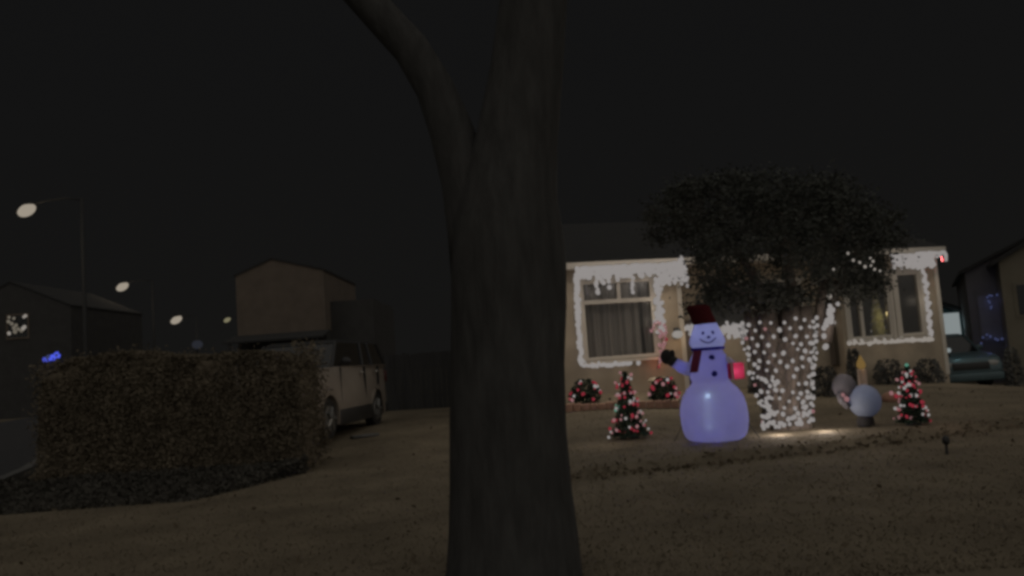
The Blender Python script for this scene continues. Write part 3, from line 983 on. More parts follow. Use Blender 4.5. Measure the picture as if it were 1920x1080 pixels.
bush(1099, 762, 60, 42, 'low bush covered in red and pink lights beside the big trunk', 17.6, red=42, name='lit_bush', group='bushes wrapped in red lights')
bush(1247, 764, 56, 42, 'low bush covered in red lights just left of the snowman', 17.2, red=38, name='lit_bush', group='bushes wrapped in red lights')
bush(1425, 780, 40, 55, 'dark unlit shrub between the snowman and the wrapped trunk', 18.0, 'leaf_dark')
bush(1555, 785, 62, 70, 'dark round shrub just right of the wrapped trunk', 17.0, 'leaf_dark')
bush(1605, 720, 34, 66, 'narrow dark shrub below the left end of the right sill lights', 19.8, 'leaf_dark')
bush(1672, 745, 64, 48, 'low dark shrub between the candle and the red-lit mini tree', 20.3, 'leaf_dark')
bush(1745, 742, 62, 46, 'low dark shrub at the right corner of the house', 20.6, 'leaf_dark')
bush(1905, 735, 40, 74, 'dark shrub in front of the neighbouring house', 21.6, 'leaf_dark')

# stone edging of the bed
p0 = ground(1062, 772); p1 = ground(1275, 764)
ed = thing('garden_edging', 'reddish low stone edging along the flower bed under the picture window', 'edging', p0)
b = MB(); n_ = 14
for i in range(n_):
    q = p0.lerp(p1, i / n_) - p0; q2 = p0.lerp(p1, (i + .93) / n_) - p0
    zz = gz((q + p0).x, (q + p0).y) - p0.z
    L = (q2 - q).length; an = math.atan2(q2.y - q.y, q2.x - q.x)
    b.box((0, -.07, -.1), (L, .08, .13 + random.uniform(-.02, .03)), Matrix.Translation((q.x, q.y, zz)) @ Matrix.Rotation(an + random.gauss(0, .04), 4, 'Z'))
bevel(b.build('stone_row', M['edging'], ed), .02, 2)
# domed garden ornament
p0 = at(1240, 740, 18.0); p0.z = gz(p0.x, p0.y)
om = thing('garden_ornament', 'tan domed stone ornament standing behind the right red-lit bush', 'garden ornament', p0)
zt = at(1240, 706, 18.0).z - p0.z
b = MB(); b.lathe([(-.05, .15), (.05, .14), (zt * .5, .09), (zt * .78, .12)], 18); b.build('pedestal', M['stone'], om, True)
b = MB(); b.lathe([(zt * .76, .12), (zt * .78, .26), (zt * .82, .285), (zt * .9, .24), (zt * .97, .14), (zt, .02)], 24); b.build('domed_cap', M['stone'], om, True)
# peach stone with a red light by the right mini tree
p0 = ground(1672, 752)
rk = thing('garden_stone', 'rounded peach stone with a red light beside the right mini tree', 'stone', p0)
b = MB(); b.ball((0, 0, .06), .16, 14, 9, (1.2, .9, .75)); b.build('boulder', M['edging'], rk, True)
bulbs(rk, [((-.05, -.13, .16), 'bulb_pink'), ((.03, -.15, .10), 'bulb_red')], .04)
lamp('garden_stone_glow', (0, -.35, .22), .05, (1, .3, .3), .04, rk)

# ------------------------------------------------------------------ small inflatable on the right
p0 = ground(1624, 800); k = p0.y / FPX
si = thing('small_inflatable', 'small bluish white inflatable figure slumped on a black base right of the wrapped tree', 'inflatable', p0)
b = MB(); b.lathe([(0, .11), (.03, .13), (.12, .125), (.2, .09)], 20); b.build('base', M['mitten'], si, True)
R1 = 29 * k
b = MB(); b.ball((.02, 0, .15 + R1), R1, 28, 18, (1, 1, 1.04)); b.build('body', M['blue_fabric'], si, True)
b = MB(); b.ball((-27 * k, .12, 75 * k), 21 * k, 22, 14, (1, 1, 1.15)); b.build('head', M['grey_fabric'], si, True)
b = MB(); b.tube([(-44 * k, .0, 64 * k), (-40 * k, -.02, 52 * k), (-30 * k, -.03, 38 * k)], [.05, .06, .05], 10); b.build('arm', M['grey_fabric'], si, True)
bulbs(si, [((-42 * k, -.12, 62 * k), 'bulb_pink'), ((-36 * k, -.12, 54 * k), 'bulb_pink')], .035)
lamp('small_inflatable_inner_light', (-.02, 0, .2 + R1), .20, (.36, .48, 1.0), .04, si)

# lit plastic candle
p0 = ground(1626, 790); p0.y += 2.4; p0.x *= p0.y / (p0.y - 2.4); p0.z = gz(p0.x, p0.y)
cn = thing('candle_decoration', 'tall plastic lawn candle with a glowing orange flame behind the small inflatable', 'light decoration', p0)
zt = at(1627, 665, p0.y).z - p0.z; zf = at(1627, 692, p0.y).z - p0.z
b = MB(); b.lathe([(0, .14), (.05, .14), (.07, .085), (zf - .03, .08), (zf, .085), (zf + .01, .05)], 18, lambda a, z: 1 + .05 * math.sin(a * 5 + z * 4)); b.build('stem', M['candle'], cn, True)
b = MB(); b.lathe([(zf, .03), (zf + .06, .085), (zf + .13, .08), (zt - .06, .035), (zt, .008)], 14); b.build('flame', M['flame'], cn, True)
lamp('candle_glow', (0, -.22, zf + .05), .18, (1, .6, .2), .05, cn)

# dark garden stake
p0 = ground(1775, 852)
st = thing('garden_stake', 'small dark stake standing alone in the lawn at right', 'stake', p0)
b = MB(); b.tube([(0, 0, -.05), (.01, 0, .13)], .018, 8); b.build('post', M['plastic'], st)
b = MB(); b.ball((.01, 0, .17), .05, 10, 8, (1, .7, 1.2)); b.build('cap', M['plastic'], st, True)

# ------------------------------------------------------------------ big foreground trunk
Yb = 5.75
p0 = at(957, 1085, Yb); p0.z = -0.03
bt = thing('street_tree', 'massive dark bare tree trunk in the foreground, forking to upper left', 'tree', p0)


def N(px, py, Y=Yb):
    return at(px, py, Y) - p0


b = MB()
tr = [(960, 1120, 136), (960, 1060, 124), (958, 1000, 117), (956, 920, 110), (954, 800, 107), (955, 680, 106), (955, 580, 107), (950, 500, 108), (950, 430, 104), (955, 360, 92), (968, 260, 78), (985, 140, 70), (1000, 0, 66), (1010, -150, 60), (1020, -320, 50)]
b.tube([N(x, y) for x, y, r in tr], [r * Yb / FPX for x, y, r in tr], 40, True, .09, 2.0)
lm = [(905, 520, 60), (888, 430, 52), (872, 340, 46), (848, 250, 42), (815, 165, 38), (770, 90, 36), (715, 30, 34), (650, -40, 32), (560, -130, 28), (460, -220, 22)]
b.tube([N(x, y) for x, y, r in lm], [r * Yb / FPX for x, y, r in lm], 24, True, .12, 5.0)
b.build('trunk', M['bark'], bt, True)
tw = MB()


def branch(p, d, L, r, depth):
    pts = [p]; q = p.copy(); dd = d.copy()
    for i in range(5):
        dd = (dd + Vector((random.gauss(0, .13), random.gauss(0, .13), random.gauss(0.03, .1)))).normalized()
        q = q + dd * L / 5; pts.append(q.copy())
    tw.tube(pts, [r * (1 - .6 * i / 5) for i in range(6)], 6 if depth else 8)
    if depth < 3:
        for _ in range(3):
            i = random.randint(2, 5)
            nd_ = (dd + Vector((random.gauss(0, .6), random.gauss(0, .6), random.gauss(.15, .4)))).normalized()
            branch(pts[i], nd_, L * .65, r * .5, depth + 1)


for (x, y), dv in (((1020, -320), (.1, .1, 1)), ((1015, -260), (.8, .2, .6)), ((1010, -180), (.2, .9, .6)), ((560, -130), (-.6, .3, .8)), ((460, -220), (-.8, -.1, .7)), ((1005, -220), (-.2, -.8, .8))):
    branch(N(x, y), Vector(dv).normalized(), 2.4, .13, 0)
tw.build('crown', M['bark'], bt, True)

# ------------------------------------------------------------------ hedge at left
YH = 13.4
hx0, hx1 = at(112, 760, YH).x, at(566, 760, YH - .5).x
hg = thing('hedge', 'tall brown clipped hedge in front of the parked silver car', 'hedge', (hx0, YH, 0))
Lh = hx1 - hx0


def htop(u):
    px = 112 + (566 - 112) * u
    py = 692 - 30 * sm(0, .25, u) + 22 * sm(.84, 1.0, u)
    py -= 4 * math.sin(u * 9)
    return at(px, py, YH).z


b = MB()
for i in range(64000):
    u = random.random(); x = u * Lh
    top = (htop(u) + .10 * noise.noise(Vector((x * 1.7, 1, 0))) + .05 * noise.noise(Vector((x * 5, 1, 0)))) * (1 - .10 * sm(.08, 0, u))
    bul = .12 * noise.noise(Vector((x * 1.3, 0, 3)))
    s_ = random.random()
    if s_ < .55:
        z = random.uniform(.02, top) ; k_ = z / top
        y = -.62 + bul + abs(random.gauss(0, .035)) + .30 * max(0, k_ - .72) ** 1.3 * 2 - .16 * (1 - k_) ** 2
    elif s_ < .85:
        y = random.uniform(-.5, .6); z = top - abs(random.gauss(0, .06)) - .12 * max(0, -.2 - y)
    else:
        x = random.choice((0, Lh)) + random.gauss(0, .10); y = random.uniform(-.6, .6); z = random.uniform(.02, top)
    if random.random() < .012: z += random.uniform(0, .16)
    b.leaf((x, y, z), random.uniform(.018, .038))
b.build('foliage', M['hedge'], hg)
gc = MB()  # added dark leaves imitating the shade that fades out into the lawn
for i in range(30000):
    t = random.random() ** 1.6
    x = random.uniform(-8.6, -3.4); y = YH - .55 - 2.3 * t
    if x > -4.4 and t > (-3.3 - x): continue
    h_ = .22 * (1 - t) ** 1.2 + .03 + .06 * noise.noise(Vector((x, y, 9)))
    gc.leaf((x, y, gz(x, y) + random.random() * h_), random.uniform(.02, .045))
tag(gc.build('hedge_foot_shade', M['hedge_low']), 'low dark leaves standing in for the shade on the lawn at the foot of the hedge', 'ground cover', kind='stuff')
b = MB()
for i in range(12):
    u0, u1 = i / 12, (i + 1) / 12
    b.add([(u0 * Lh + .05, -.5, -.1), (u1 * Lh, -.5, -.1), (u1 * Lh, .5, -.1), (u0 * Lh + .05, .5, -.1), (u0 * Lh + .05, -.5, htop(u0) - .12), (u1 * Lh, -.5, htop(u1) - .12), (u1 * Lh, .5, htop(u1) - .12), (u0 * Lh + .05, .5, htop(u0) - .12)],
          [(0, 1, 5, 4), (2, 3, 7, 6), (4, 5, 6, 7)] + ([(3, 0, 4, 7)] if i == 0 else []) + ([(1, 2, 6, 5)] if i == 11 else []))
b.build('woody_core', M['hedge'], hg)


# ------------------------------------------------------------------ cars
def car(name, label, loc, rz, paint, L, W, Hh, belt, wb, wr, hood_len, suv, top=None):
    top = top or paint
    """forward = -Y local, origin on the ground under the middle"""
    o = thing(name, label, 'car', loc, rz)
    hw = W / 2; yf, yr = -L / 2, L / 2
    ya, yb_ = -wb / 2 - .02, wb / 2 + .02
    sill = wr * .62
    hoodz = belt - .10
    out = []
    out += [(yf + .06, sill + .02), (yf, sill + .25), (yf + .02, hoodz - .22), (yf + .14, hoodz - .06), (yf + .4, hoodz), (yf + hood_len, belt)]
    out += [(yr - (.12 if suv else .75), belt), (yr - .03, belt - .10), (yr, sill + .3), (yr - .06, sill + .05)]

    def arch(cy):
        R_ = wr * 1.16; pts = []
        for i in range(11):
            a = math.pi * i / 10
            y, z = cy + R_ * math.cos(a), wr + R_ * math.sin(a)
            if z >= sill: pts.append((y, z))
        return pts
    out += [(yb_ + wr * 1.16, sill)] + [p for p in arch(yb_)] + [(yb_ - wr * 1.16, sill)] + [(ya + wr * 1.16, sill)] + [p for p in arch(ya)] + [(ya - wr * 1.16, sill)]
    n_ = len(out)
    bm = bmesh.new()
    tum = lambda z: hw - .05 * max(0, (z - (sill + belt) / 2)) - .05 * max(0, (sill + .25 - z))
    left = [bm.verts.new((-tum(z), y, z)) for y, z in out]; right = [bm.verts.new((tum(z), y, z)) for y, z in out]
    # round the nose and tail in plan
    for v in left + right:
        if v.co.y < yf + .3: v.co.x *= .93
        if v.co.y > yr - .1: v.co.x *= .90
    bm.faces.new(left); bm.faces.new(right[::-1])
    for i in range(n_):
        j = (i + 1) % n_
        bm.faces.new((left[j], left[i], right[i], right[j]))
    bmesh.ops.triangulate(bm, faces=[f for f in bm.faces if len(f.verts) > 4])
    bmesh.ops.recalc_face_normals(bm, faces=bm.faces)
    me = bpy.data.meshes.new('body'); bm.to_mesh(me); bm.free(); me.materials.append(paint)
    bo = bpy.data.objects.new('body', me); col.objects.link(bo); bo.parent = o
    bevel(bo, .035, 3)
    # cabin
    g0, g1 = yf + hood_len - .05, yr - (.10 if suv else .70)
    t0, t1 = g0 + .62, g1 - (.22 if suv else .55)
    wt_, wb_ = hw - .20, hw - .07
    zb, zt = belt - .02, Hh

    def slab(mb, q):
        pass
    c = MB()
    vs = [(-wb_, g0, zb), (wb_, g0, zb), (wb_, g1, zb), (-wb_, g1, zb), (-wt_, t0, zt - .07), (wt_, t0, zt - .07), (wt_, t1, zt - .07), (-wt_, t1, zt - .07)]
    c.add(vs, [(0, 3, 2, 1), (4, 5, 6, 7), (0, 1, 5, 4), (1, 2, 6, 5), (2, 3, 7, 6), (3, 0, 4, 7)])
    c.build('windows', M['car_glass'], o)
    c = MB()
    c.add([(-wt_ - .02, t0 - .04, zt - .08), (wt_ + .02, t0 - .04, zt - .08), (wt_ + .02, t1 + .04, zt - .08), (-wt_ - .02, t1 + .04, zt - .08),
           (-wt_ + .08, t0 + .08, zt), (wt_ - .08, t0 + .08, zt), (wt_ - .08, t1 - .06, zt), (-wt_ + .08, t1 - .06, zt)],
          [(0, 3, 2, 1), (4, 5, 6, 7), (0, 1, 5, 4), (1, 2, 6, 5), (2, 3, 7, 6), (3, 0, 4, 7)])
    bevel(c.build('roof', top, o), .03, 3)
    for sx in (-1, 1):
        for (y0, y1) in ((g0, t0), (g1, t1), ((g0 + g1) / 2 + .1, (t0 + t1) / 2 + .1)) + ((((g1 * .72 + g0 * .28), (t1 * .72 + t0 * .28)),) if suv else ()):
            c = MB(); c.tube([(sx * (wb_ + .004), y0, zb), (sx * (wt_ + .006), y1, zt - .06)], .035, 6); c.build('pillar', top, o)
        if suv:  # dark strip painting in the shade along the lower side
            c = MB(); c.box((min(sx * (hw - .10), sx * (hw + .012)), -wb / 2 + wr * 1.2, sill - .02), (max(sx * (hw - .10), sx * (hw + .012)), wb / 2 - wr * 1.2, sill + .30)); bevel(c.build('side_shade_strip', M['plastic'], o), .02)
        # mirror, handles
        c = MB(); c.ball((sx * (hw + .10), g0 + .38, belt + .10), .11, 12, 8, (1, .55, .75)); c.tube([(sx * (hw - .05), g0 + .40, belt + .02), (sx * (hw + .06), g0 + .38, belt + .08)], .03, 6); c.build('mirror', top, o, True)
        for hy in ((g0 + g1) / 2 - .10, (g0 + g1) / 2 + .95):
            c = MB(); c.box((min(sx * (hw - .01), sx * (hw + .035)), hy - .12, belt - .17), (max(sx * (hw - .01), sx * (hw + .035)), hy + .12, belt - .13)); bevel(c.build('door_handle', M['chrome'], o), .01)
        # door seams
        c = MB()
        for hy in (g0 + .35, (g0 + g1) / 2 + .12, (g0 + g1) / 2 + 1.1):
            c.box((min(sx * (hw - .06), sx * (hw - .004)), hy - .006, sill + .10), (max(sx * (hw - .06), sx * (hw - .004)), hy + .006, belt - .03))
        c.build('door_seam', M['plastic'], o)
        c = MB(); c.ball((sx * (hw - .27), yf + .075, hoodz - .22), .16, 14, 8, (1.15, .45, .62)); c.build('headlight', M['lens'], o, True)
        c = MB(); c.box((min(sx * (hw - .22), sx * (hw - .06)), yr - .04, belt - .42), (max(sx * (hw - .22), sx * (hw - .06)), yr + .02, belt - .14)); bevel(c.build('tail_light', M['tail'], o), .02)
        for cy in (ya, yb_):
            c = MB(); tw_ = .22; xo = sx * (hw - .03); xi = sx * (hw - .03 - tw_)
            c.tube([(xi, cy, wr), (xi + (xo - xi) * .12, cy, wr), (xi + (xo - xi) * .88, cy, wr), (xo, cy, wr)], [wr * .93, wr, wr, wr * .93], 28)
            who = c.build('wheel', M['rubber'], o, False)
            c = MB(); c.tube([(xo, cy, wr), (xo + sx * .012, cy, wr)], [wr * .64, wr * .60], 24)
            for k in range(5):
                a = k * 2 * math.pi / 5
                c.tube([(xo + sx * .014, cy, wr), (xo + sx * .02, cy + wr * .58 * math.cos(a), wr + wr * .58 * math.sin(a))], .035, 6)
            c.build('rim', M['rim'], who)
    c = MB(); c.box((-hw * .55, yf - .012, sill + .32), (hw * .55, yf + .04, hoodz - .16)); bevel(c.build('grille', M['plastic'], o), .02)
    c = MB(); c.box((-hw * .93, yf - .06, sill + .02), (hw * .93, yf + .12, sill + .24)); bevel(c.build('bumper', M['plastic'] if suv else paint, o), .04, 3)
    c = MB(); c.box((-hw * .93, yr - .12, sill + .02), (hw * .93, yr + .05, sill + .26)); bevel(c.build('bumper', M['plastic'] if suv else paint, o), .04, 3)
    return o


fw = at(617, 830, 16.0); rw = at(703, 806, 18.9)
dv = Vector((rw.x - fw.x, rw.y - fw.y, 0)); wb = dv.length; dn = dv.normalized()
side = Vector((dn.y, -dn.x, 0))           # points to the right of the picture
Wc = 1.96
ctr = (fw + rw) / 2 - side * (Wc / 2 - .1)
ctr.z = gz(ctr.x, ctr.y)
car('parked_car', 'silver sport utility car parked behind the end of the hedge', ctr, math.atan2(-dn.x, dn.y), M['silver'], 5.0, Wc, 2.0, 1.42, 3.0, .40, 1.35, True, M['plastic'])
car('parked_car', 'dim teal sedan in the driveway between the two houses', (12.33, 23.9, gz(12.3, 23)), R(-6), M['teal'], 4.5, 1.72, 1.5, .98, 2.6, .32, 1.25, False)

# pale slab lying by the car
p0 = ground(683, 820)
sb = MB(); sb.box((-.28, -.10, 0), (.30, .10, .06), Matrix.Rotation(R(35), 4, 'Z')); sbo = bevel(sb.build('paving_stone', M['kerb'], None, loc=p0), .02)
tag(sbo, 'pale paving stone lying on the ground beside the silver car', 'stone')

# ------------------------------------------------------------------ street lamps
def street_lamp(px, py, Y, label, m, sc_=1.0, first=None, armdir=1):
    p = at(px, py, Y)
    base = Vector((p.x + 2.3 * armdir, p.y, gz(p.x, p.y)))
    o = thing('street_lamp', label, 'street lamp', base, 0, 'lamps along the far street')
    z = p.z - base.z
    a = -2.3 * armdir
    b = MB(); b.tube([(0, 0, 0), (0, 0, .4), (0, 0, z + .35)], [.13, .10, .06], 10); b.build('pole', M['steel'], o, True)
    b = MB(); b.tube([(0, 0, z + .28), (a * .3, 0, z + .40), (a * .65, 0, z + .34), (a * .9, 0, z + .20)], .035, 8); b.build('arm', M['steel'], o, True)
    b = MB(); b.ball((0, 0, 0), .34 * sc_, 18, 10, (1.3, .6, .36)); hd = b.build('lamp_head', M['steel'], o, True, (a, 0, z + .12 * sc_))
    hd.rotation_euler = (0, R(-27), 0)
    b = MB(); b.ball((0, -.02, -.12 * sc_), .33 * sc_, 18, 12, (1.15, .75, .72)); b.build('lamp_bowl', m, hd, True)
    return o, Vector((a, -.3, z - .35))


o, q = street_lamp(48, 395, 32, 'nearest and brightest street lamp, high at the left edge', M['lamp_glow'], 1.0)
lamp('street_lamp_light', q, 30, (1, .8, .55), .3, o)
o, q = street_lamp(228, 538, 59, 'second street lamp from the left, left of the brown far house', M['lamp_glow'], 1.25)
lamp('street_lamp_light', q, 40, (1, .8, .55), .3, o)
o, q = street_lamp(329, 600, 88, 'third street lamp from the left, low and white in the distance', M['lamp_glow'], 1.75)
lamp('street_lamp_light', q, 40, (1, .8, .55), .3, o)
o, q = street_lamp(425, 600, 100, 'dim yellow street lamp right beside the brown far house', M['lamp_dim'], 1.2)


def yard_lamp(px, py, Y, label, m, r):
    p = at(px, py, Y); z0 = gz(p.x, p.y)
    o = thing('yard_lamp', label, 'lamp post', (p.x, p.y, z0), 0, 'dim lamp posts behind the hedge')
    b = MB(); b.tube([(0, 0, 0), (0, 0, p.z - z0 - .2)], [.08, .05], 8); b.build('pole', M['steel'], o)
    b = MB(); b.ball((0, 0, p.z - z0), r, 14, 10, (1.1, 1, .9)); b.build('globe', m, o, True)
    b = MB(); b.lathe([(p.z - z0 + r * .8, r * .7), (p.z - z0 + r * 1.1, r * .2)], 12); b.build('cap', M['steel'], o)


yard_lamp(225, 646, 60, 'faint greenish lamp post above the left part of the hedge', M['lamp_green'], .34)
yard_lamp(370, 646, 60, 'faint bluish lamp post above the middle of the hedge', M['lamp_grey'], .36)

# ------------------------------------------------------------------ far houses on the left
def gable_house(name, label, c0, width, depth, eave, peak, rz, wm, low=None, peak_u=.5, base=-.5):
    o = thing(name, label, 'house', c0, rz)
    b = MB()
    pu = width * peak_u
    z0 = low if low else base
    v = [(0, 0, z0), (width, 0, z0), (width, 0, eave), (pu, 0, peak), (0, 0, eave)]
    vb = [(x, depth, z) for x, _, z in v]
    b.add(v + vb, [(0, 1, 2, 3, 4), (9, 8, 7, 6, 5), (0, 4, 9, 5), (1, 6, 7, 2)])
    b.build('wall', wm, o)
    if low:
        b = MB(); b.box((.0, .02, base), (width, depth, low - .002)); b.build('ground_floor', M['fardark'], o)
        b = MB(); b.add([(-.2, -1.6, low - .35), (width + .2, -1.6, low - .35), (width + .2, 0, low), (-.2, 0, low), (-.2, -1.6, low - .45), (width + .2, -1.6, low - .45), (width + .2, 0, low - .1), (-.2, 0, low - .1)], [(0, 1, 2, 3), (7, 6, 5, 4), (0, 4, 5, 1), (1, 5, 6, 2), (3, 7, 4, 0)]); b.build('porch_roof', M['roof'], o)
        for u in (.1, width - .1):
            b = MB(); b.tube([(u, -1.5, base), (u, -1.5, low - .44)], .07, 8); b.build('porch_post', M['fardark'], o)
    b = MB(); t = .10; ov = .06
    sl_ = (peak - eave) / pu; sr = (peak - eave) / (width - pu)
    for ua, za in ((-ov, eave - sl_ * ov), (width + ov, eave - sr * ov)):
        b.add([(ua, -ov, za), (pu, -ov, peak), (pu, depth + ov, peak), (ua, depth + ov, za), (ua, -ov, za + t), (pu, -ov, peak + t), (pu, depth + ov, peak + t), (ua, depth + ov, za + t)],
              [(0, 1, 2, 3), (7, 6, 5, 4), (0, 4, 5, 1), (2, 6, 7, 3), (3, 7, 4, 0)])
    b.build('roof', M['roof'], o)
    return o


Yg = 40.0
c0 = at(446, 630, Yg); c1 = at(612, 630, Yg)
wd = c1.x - c0.x
gh = gable_house('far_house', 'dim brown two storey house with a pale gable behind the silver car', (c0.x, Yg, 0), wd, 8, at(446, 518, Yg).z, at(520, 486, Yg).z, 0, M['farwall'], c0.z, .42)
b = MB(); b.box((wd, 1.2, -.5), (wd + 2.2, 8, at(640, 560, Yg).z)); b.build('side_wing', M['fardark'], gh)

Yl = 47.0
c0 = at(-90, 700, Yl); c1 = at(135, 700, Yl)
fh = gable_house('dark_house', 'unlit dark house at the left edge behind the lit window decoration', (c0.x, Yl, 0), c1.x - c0.x, 9, at(40, 580, Yl).z, at(20, 530, Yl).z, 0, M['fardark'])
wq0 = at(14, 634, Yl - .1); wq1 = at(50, 590, Yl - .1)
b = MB()
x0_, x1_ = wq0.x - c0.x, wq1.x - c0.x
b.box((x0_ - .1, -.06, wq0.z - .1), (x1_ + .1, -.002, wq0.z)); b.box((x0_ - .1, -.06, wq1.z), (x1_ + .1, -.002, wq1.z + .1)); b.box((x0_ - .1, -.06, wq0.z), (x0_, -.002, wq1.z)); b.box((x1_, -.06, wq0.z), (x1_ + .1, -.002, wq1.z))
wf = b.build('window', M['farwall'], fh)
b = MB(); b.box((x0_, -.03, wq0.z), (x1_, -.004, wq1.z)); b.build('pane', M['car_glass'], wf)
wdec = thing('window_lights', 'tangle of small warm lights on the far window at the left edge', 'string lights', (c0.x, Yl, 0))
pts = [(17, 595), (16, 603), (22, 607), (26, 597), (30, 610), (26, 615), (34, 617), (17, 625), (45, 594), (48, 592), (46, 613), (43, 616), (40, 620), (28, 622)]
pp = [at(x, y, Yl - .15) - Vector((c0.x, Yl, 0)) for x, y in pts]
b = MB(); b.tube(pp, .012, 5); b.build('wire', M['wire'], wdec)
M['bulb_far'] = emit('far_warm_bulb', (1.0, .88, .7), K * .45)
bulbs(wdec, [(q, 'bulb_warm' if i in (7, 8, 9, 10, 11) else 'bulb_far') for i, q in enumerate(pp)], .10)
# blue lights on a small bush in front of it
q = at(108, 700, 42); z0 = gz(q.x, q.y)
bb = thing('blue_lit_bush', 'dark bush topped with saturated blue lights at the far left', 'bush', (q.x, q.y, z0))
zt = at(108, 670, 42).z - z0
b = MB()
for i in range(1500):
    a = random.uniform(0, 6.28); t = random.random(); rr = (1.0 - .45 * t) * math.sqrt(random.uniform(.1, 1)) * 1.0
    b.leaf((rr * math.cos(a), rr * math.sin(a), t * (zt - .15)), .10)
b.build('foliage', M['leaf_dark'], bb)
b = MB(); b.tube([(0, 0, -.1), (0, 0, zt * .8)], [.08, .03], 8); b.build('stem', M['bark'], bb)
sp = []
for i in range(26):
    t = random.random()
    x = -.40 + .85 * t
    sp.append((Vector((x, -.6, zt - .14 + .22 * t + random.gauss(0, .07))), 'bulb_blue'))
sp += [(Vector((-.12, -.7, zt)), 'bulb_dimblue'), (Vector((-.05, -.7, zt + .05)), 'bulb_dimblue'), (Vector((.36, -.7, zt + .08)), 'bulb_dimblue')]
bulbs(bb, sp, .085)
lamp('blue_bush_glow', (0, -1.2, zt), 1.5, (.1, .15, 1), .1, bb)


# ------------------------------------------------------------------ added back fence
# unseen board fence, added to hide the lit ground between car and house
f0, f1 = at(628, 700, 25.0), at(1064, 700, 24.0)
fa_ = math.atan2(f1.y - f0.y, f1.x - f0.x); fl = math.hypot(f1.x - f0.x, f1.y - f0.y)
fn = thing('added_board_fence', 'dark board fence added to hide the lit ground between the silver car and the tan house', 'fence', (f0.x, f0.y, 0), fa_)
ft = 1.95
b = MB()
nb = int(fl / .16)
for i in range(nb):
    b.box((i * .16, -.012, gz(f0.x, f0.y) - .3), (i * .16 + .15, .012, ft + random.uniform(-.012, .012)))
b.build('boards', M['fence_wood'], fn)
b = MB()
for z in (.6, 1.6): b.box((0, .0125, z), (fl, .06, z + .09))
b.build('rails', M['fence_wood'], fn)
for i in range(int(fl / 2.2) + 1):
    b = MB(); b.box((i * 2.2 - .05, .061, -.2), (i * 2.2 + .05, .16, ft + .05)); b.build('post', M['fence_wood'], fn)

# ------------------------------------------------------------------ neighbour's house, shed
Yn, NA = 24.5, R(-27)
c0 = at(1832, 700, Yn)
NO = Vector((c0.x, Yn, 0))
nh = thing('neighbour_house', 'dim grey gabled house with a tan front wing at the right edge', 'house', NO, NA)
nu, nn_ = Vector((math.cos(NA), math.sin(NA), 0)), Vector((-math.sin(NA), math.cos(NA), 0))


def nloc(px, py, off=0.0):
    """point of the neighbour's front plane (its own coordinates) seen at a pixel"""
    d = ray(px, py)
    p = CAM + d * ((nn_.dot(NO) + off) / nn_.dot(d))
    return Vector(((p - NO).dot(nu), off, p.z))


ez = nloc(1832, 508).z
gp = nloc(1985, 420); slp = (gp.z - ez) / gp.x
b = MB(); v = [(0, 0, -.9), (gp.x * 2, 0, -.9), (gp.x * 2, 0, ez), (gp.x, 0, gp.z), (0, 0, ez)]
b.add(v + [(x, 8, z) for x, y, z in v], [(0, 1, 2, 3, 4), (9, 8, 7, 6, 5), (0, 4, 9, 5), (1, 6, 7, 2)]); b.build('wall', M['nwall'], nh)
b = MB()
for ua, za in ((-.15, ez - .15 * slp), (gp.x * 2 + .15, ez - .15 * slp)):
    b.add([(ua, -.25, za), (gp.x, -.25, gp.z + .01), (gp.x, 8.2, gp.z + .01), (ua, 8.2, za), (ua, -.25, za + .10), (gp.x, -.25, gp.z + .11), (gp.x, 8.2, gp.z + .11), (ua, 8.2, za + .10)], [(0, 1, 2, 3), (7, 6, 5, 4), (0, 4, 5, 1), (3, 7, 4, 0)])
b.build('roof', M['roof'], nh)
wn = -1.6
wx = nloc(1886, 600, wn).x
ew = nloc(1886, 490, wn).z
wp = wx + 2.2
pz = ew + 2.2 * .55
b = MB(); v = [(wx, wn, -.9), (wx + 4.4, wn, -.9), (wx + 4.4, wn, ew), (wp, wn, pz), (wx, wn, ew)]
b.add(v + [(x, -.02, z) for x, y, z in v], [(0, 1, 2, 3, 4), (0, 4, 9, 5), (1, 6, 7, 2)]); b.build('front_wing', M['nwall2'], nh)
b = MB()
for ua, za in ((wx - .2, ew - .11), (wx + 4.6, ew - .11)):
    b.add([(ua, wn - .2, za), (wp, wn - .2, pz + .01), (wp, 3, pz + .01), (ua, 3, za), (ua, wn - .2, za + .13), (wp, wn - .2, pz + .14), (wp, 3, pz + .14), (ua, 3, za + .13)], [(0, 1, 2, 3), (7, 6, 5, 4), (0, 4, 5, 1), (3, 7, 4, 0)])
b.build('wing_roof', M['roof'], nh)
q0 = nloc(1912, 590, wn); q1 = nloc(1960, 530, wn)
b = MB(); b.box((q0.x - .08, wn - .03, q0.z - .08), (q1.x, wn - .003, q1.z + .08)); wo = b.build('window', M['nwall2'], nh)
b = MB(); b.box((q0.x, wn - .05, q0.z), (q1.x - .08, wn - .031, q1.z)); b.build('pane', M['car_glass'], wo)
q0 = nloc(1843, 638); q1 = nloc(1878, 552)
b = MB(); b.box((q0.x - .05, -.04, q0.z - .07), (q1.x + .07, -.003, q1.z + .07)); wo = b.build('window', M['nwall'], nh)
b = MB(); b.box((q0.x, -.06, q0.z), (q1.x, -.041, q1.z)); b.build('pane', M['grey_blind'], wo)
ns = thing('blue_light_string', 'faint blue string lights round the window of the neighbouring grey house', 'string lights', NO, NA)
pth = [nloc(x, y, -.12) for x, y in ((1873, 554), (1856, 552), (1853, 562), (1857, 572), (1856, 580))]
pth2 = [nloc(x, y, -.12) for x, y in ((1842, 640), (1846, 634), (1852, 630), (1866, 636), (1882, 636))]
b = MB(); b.tube(pth, .006, 4); b.tube(pth2, .006, 4); b.build('wire', M['wire'], ns)
bulbs(ns, [(jit(q, .02), 'bulb_dimblue') for q in resample(pth, .085) + resample(pth2, .10)], .034)
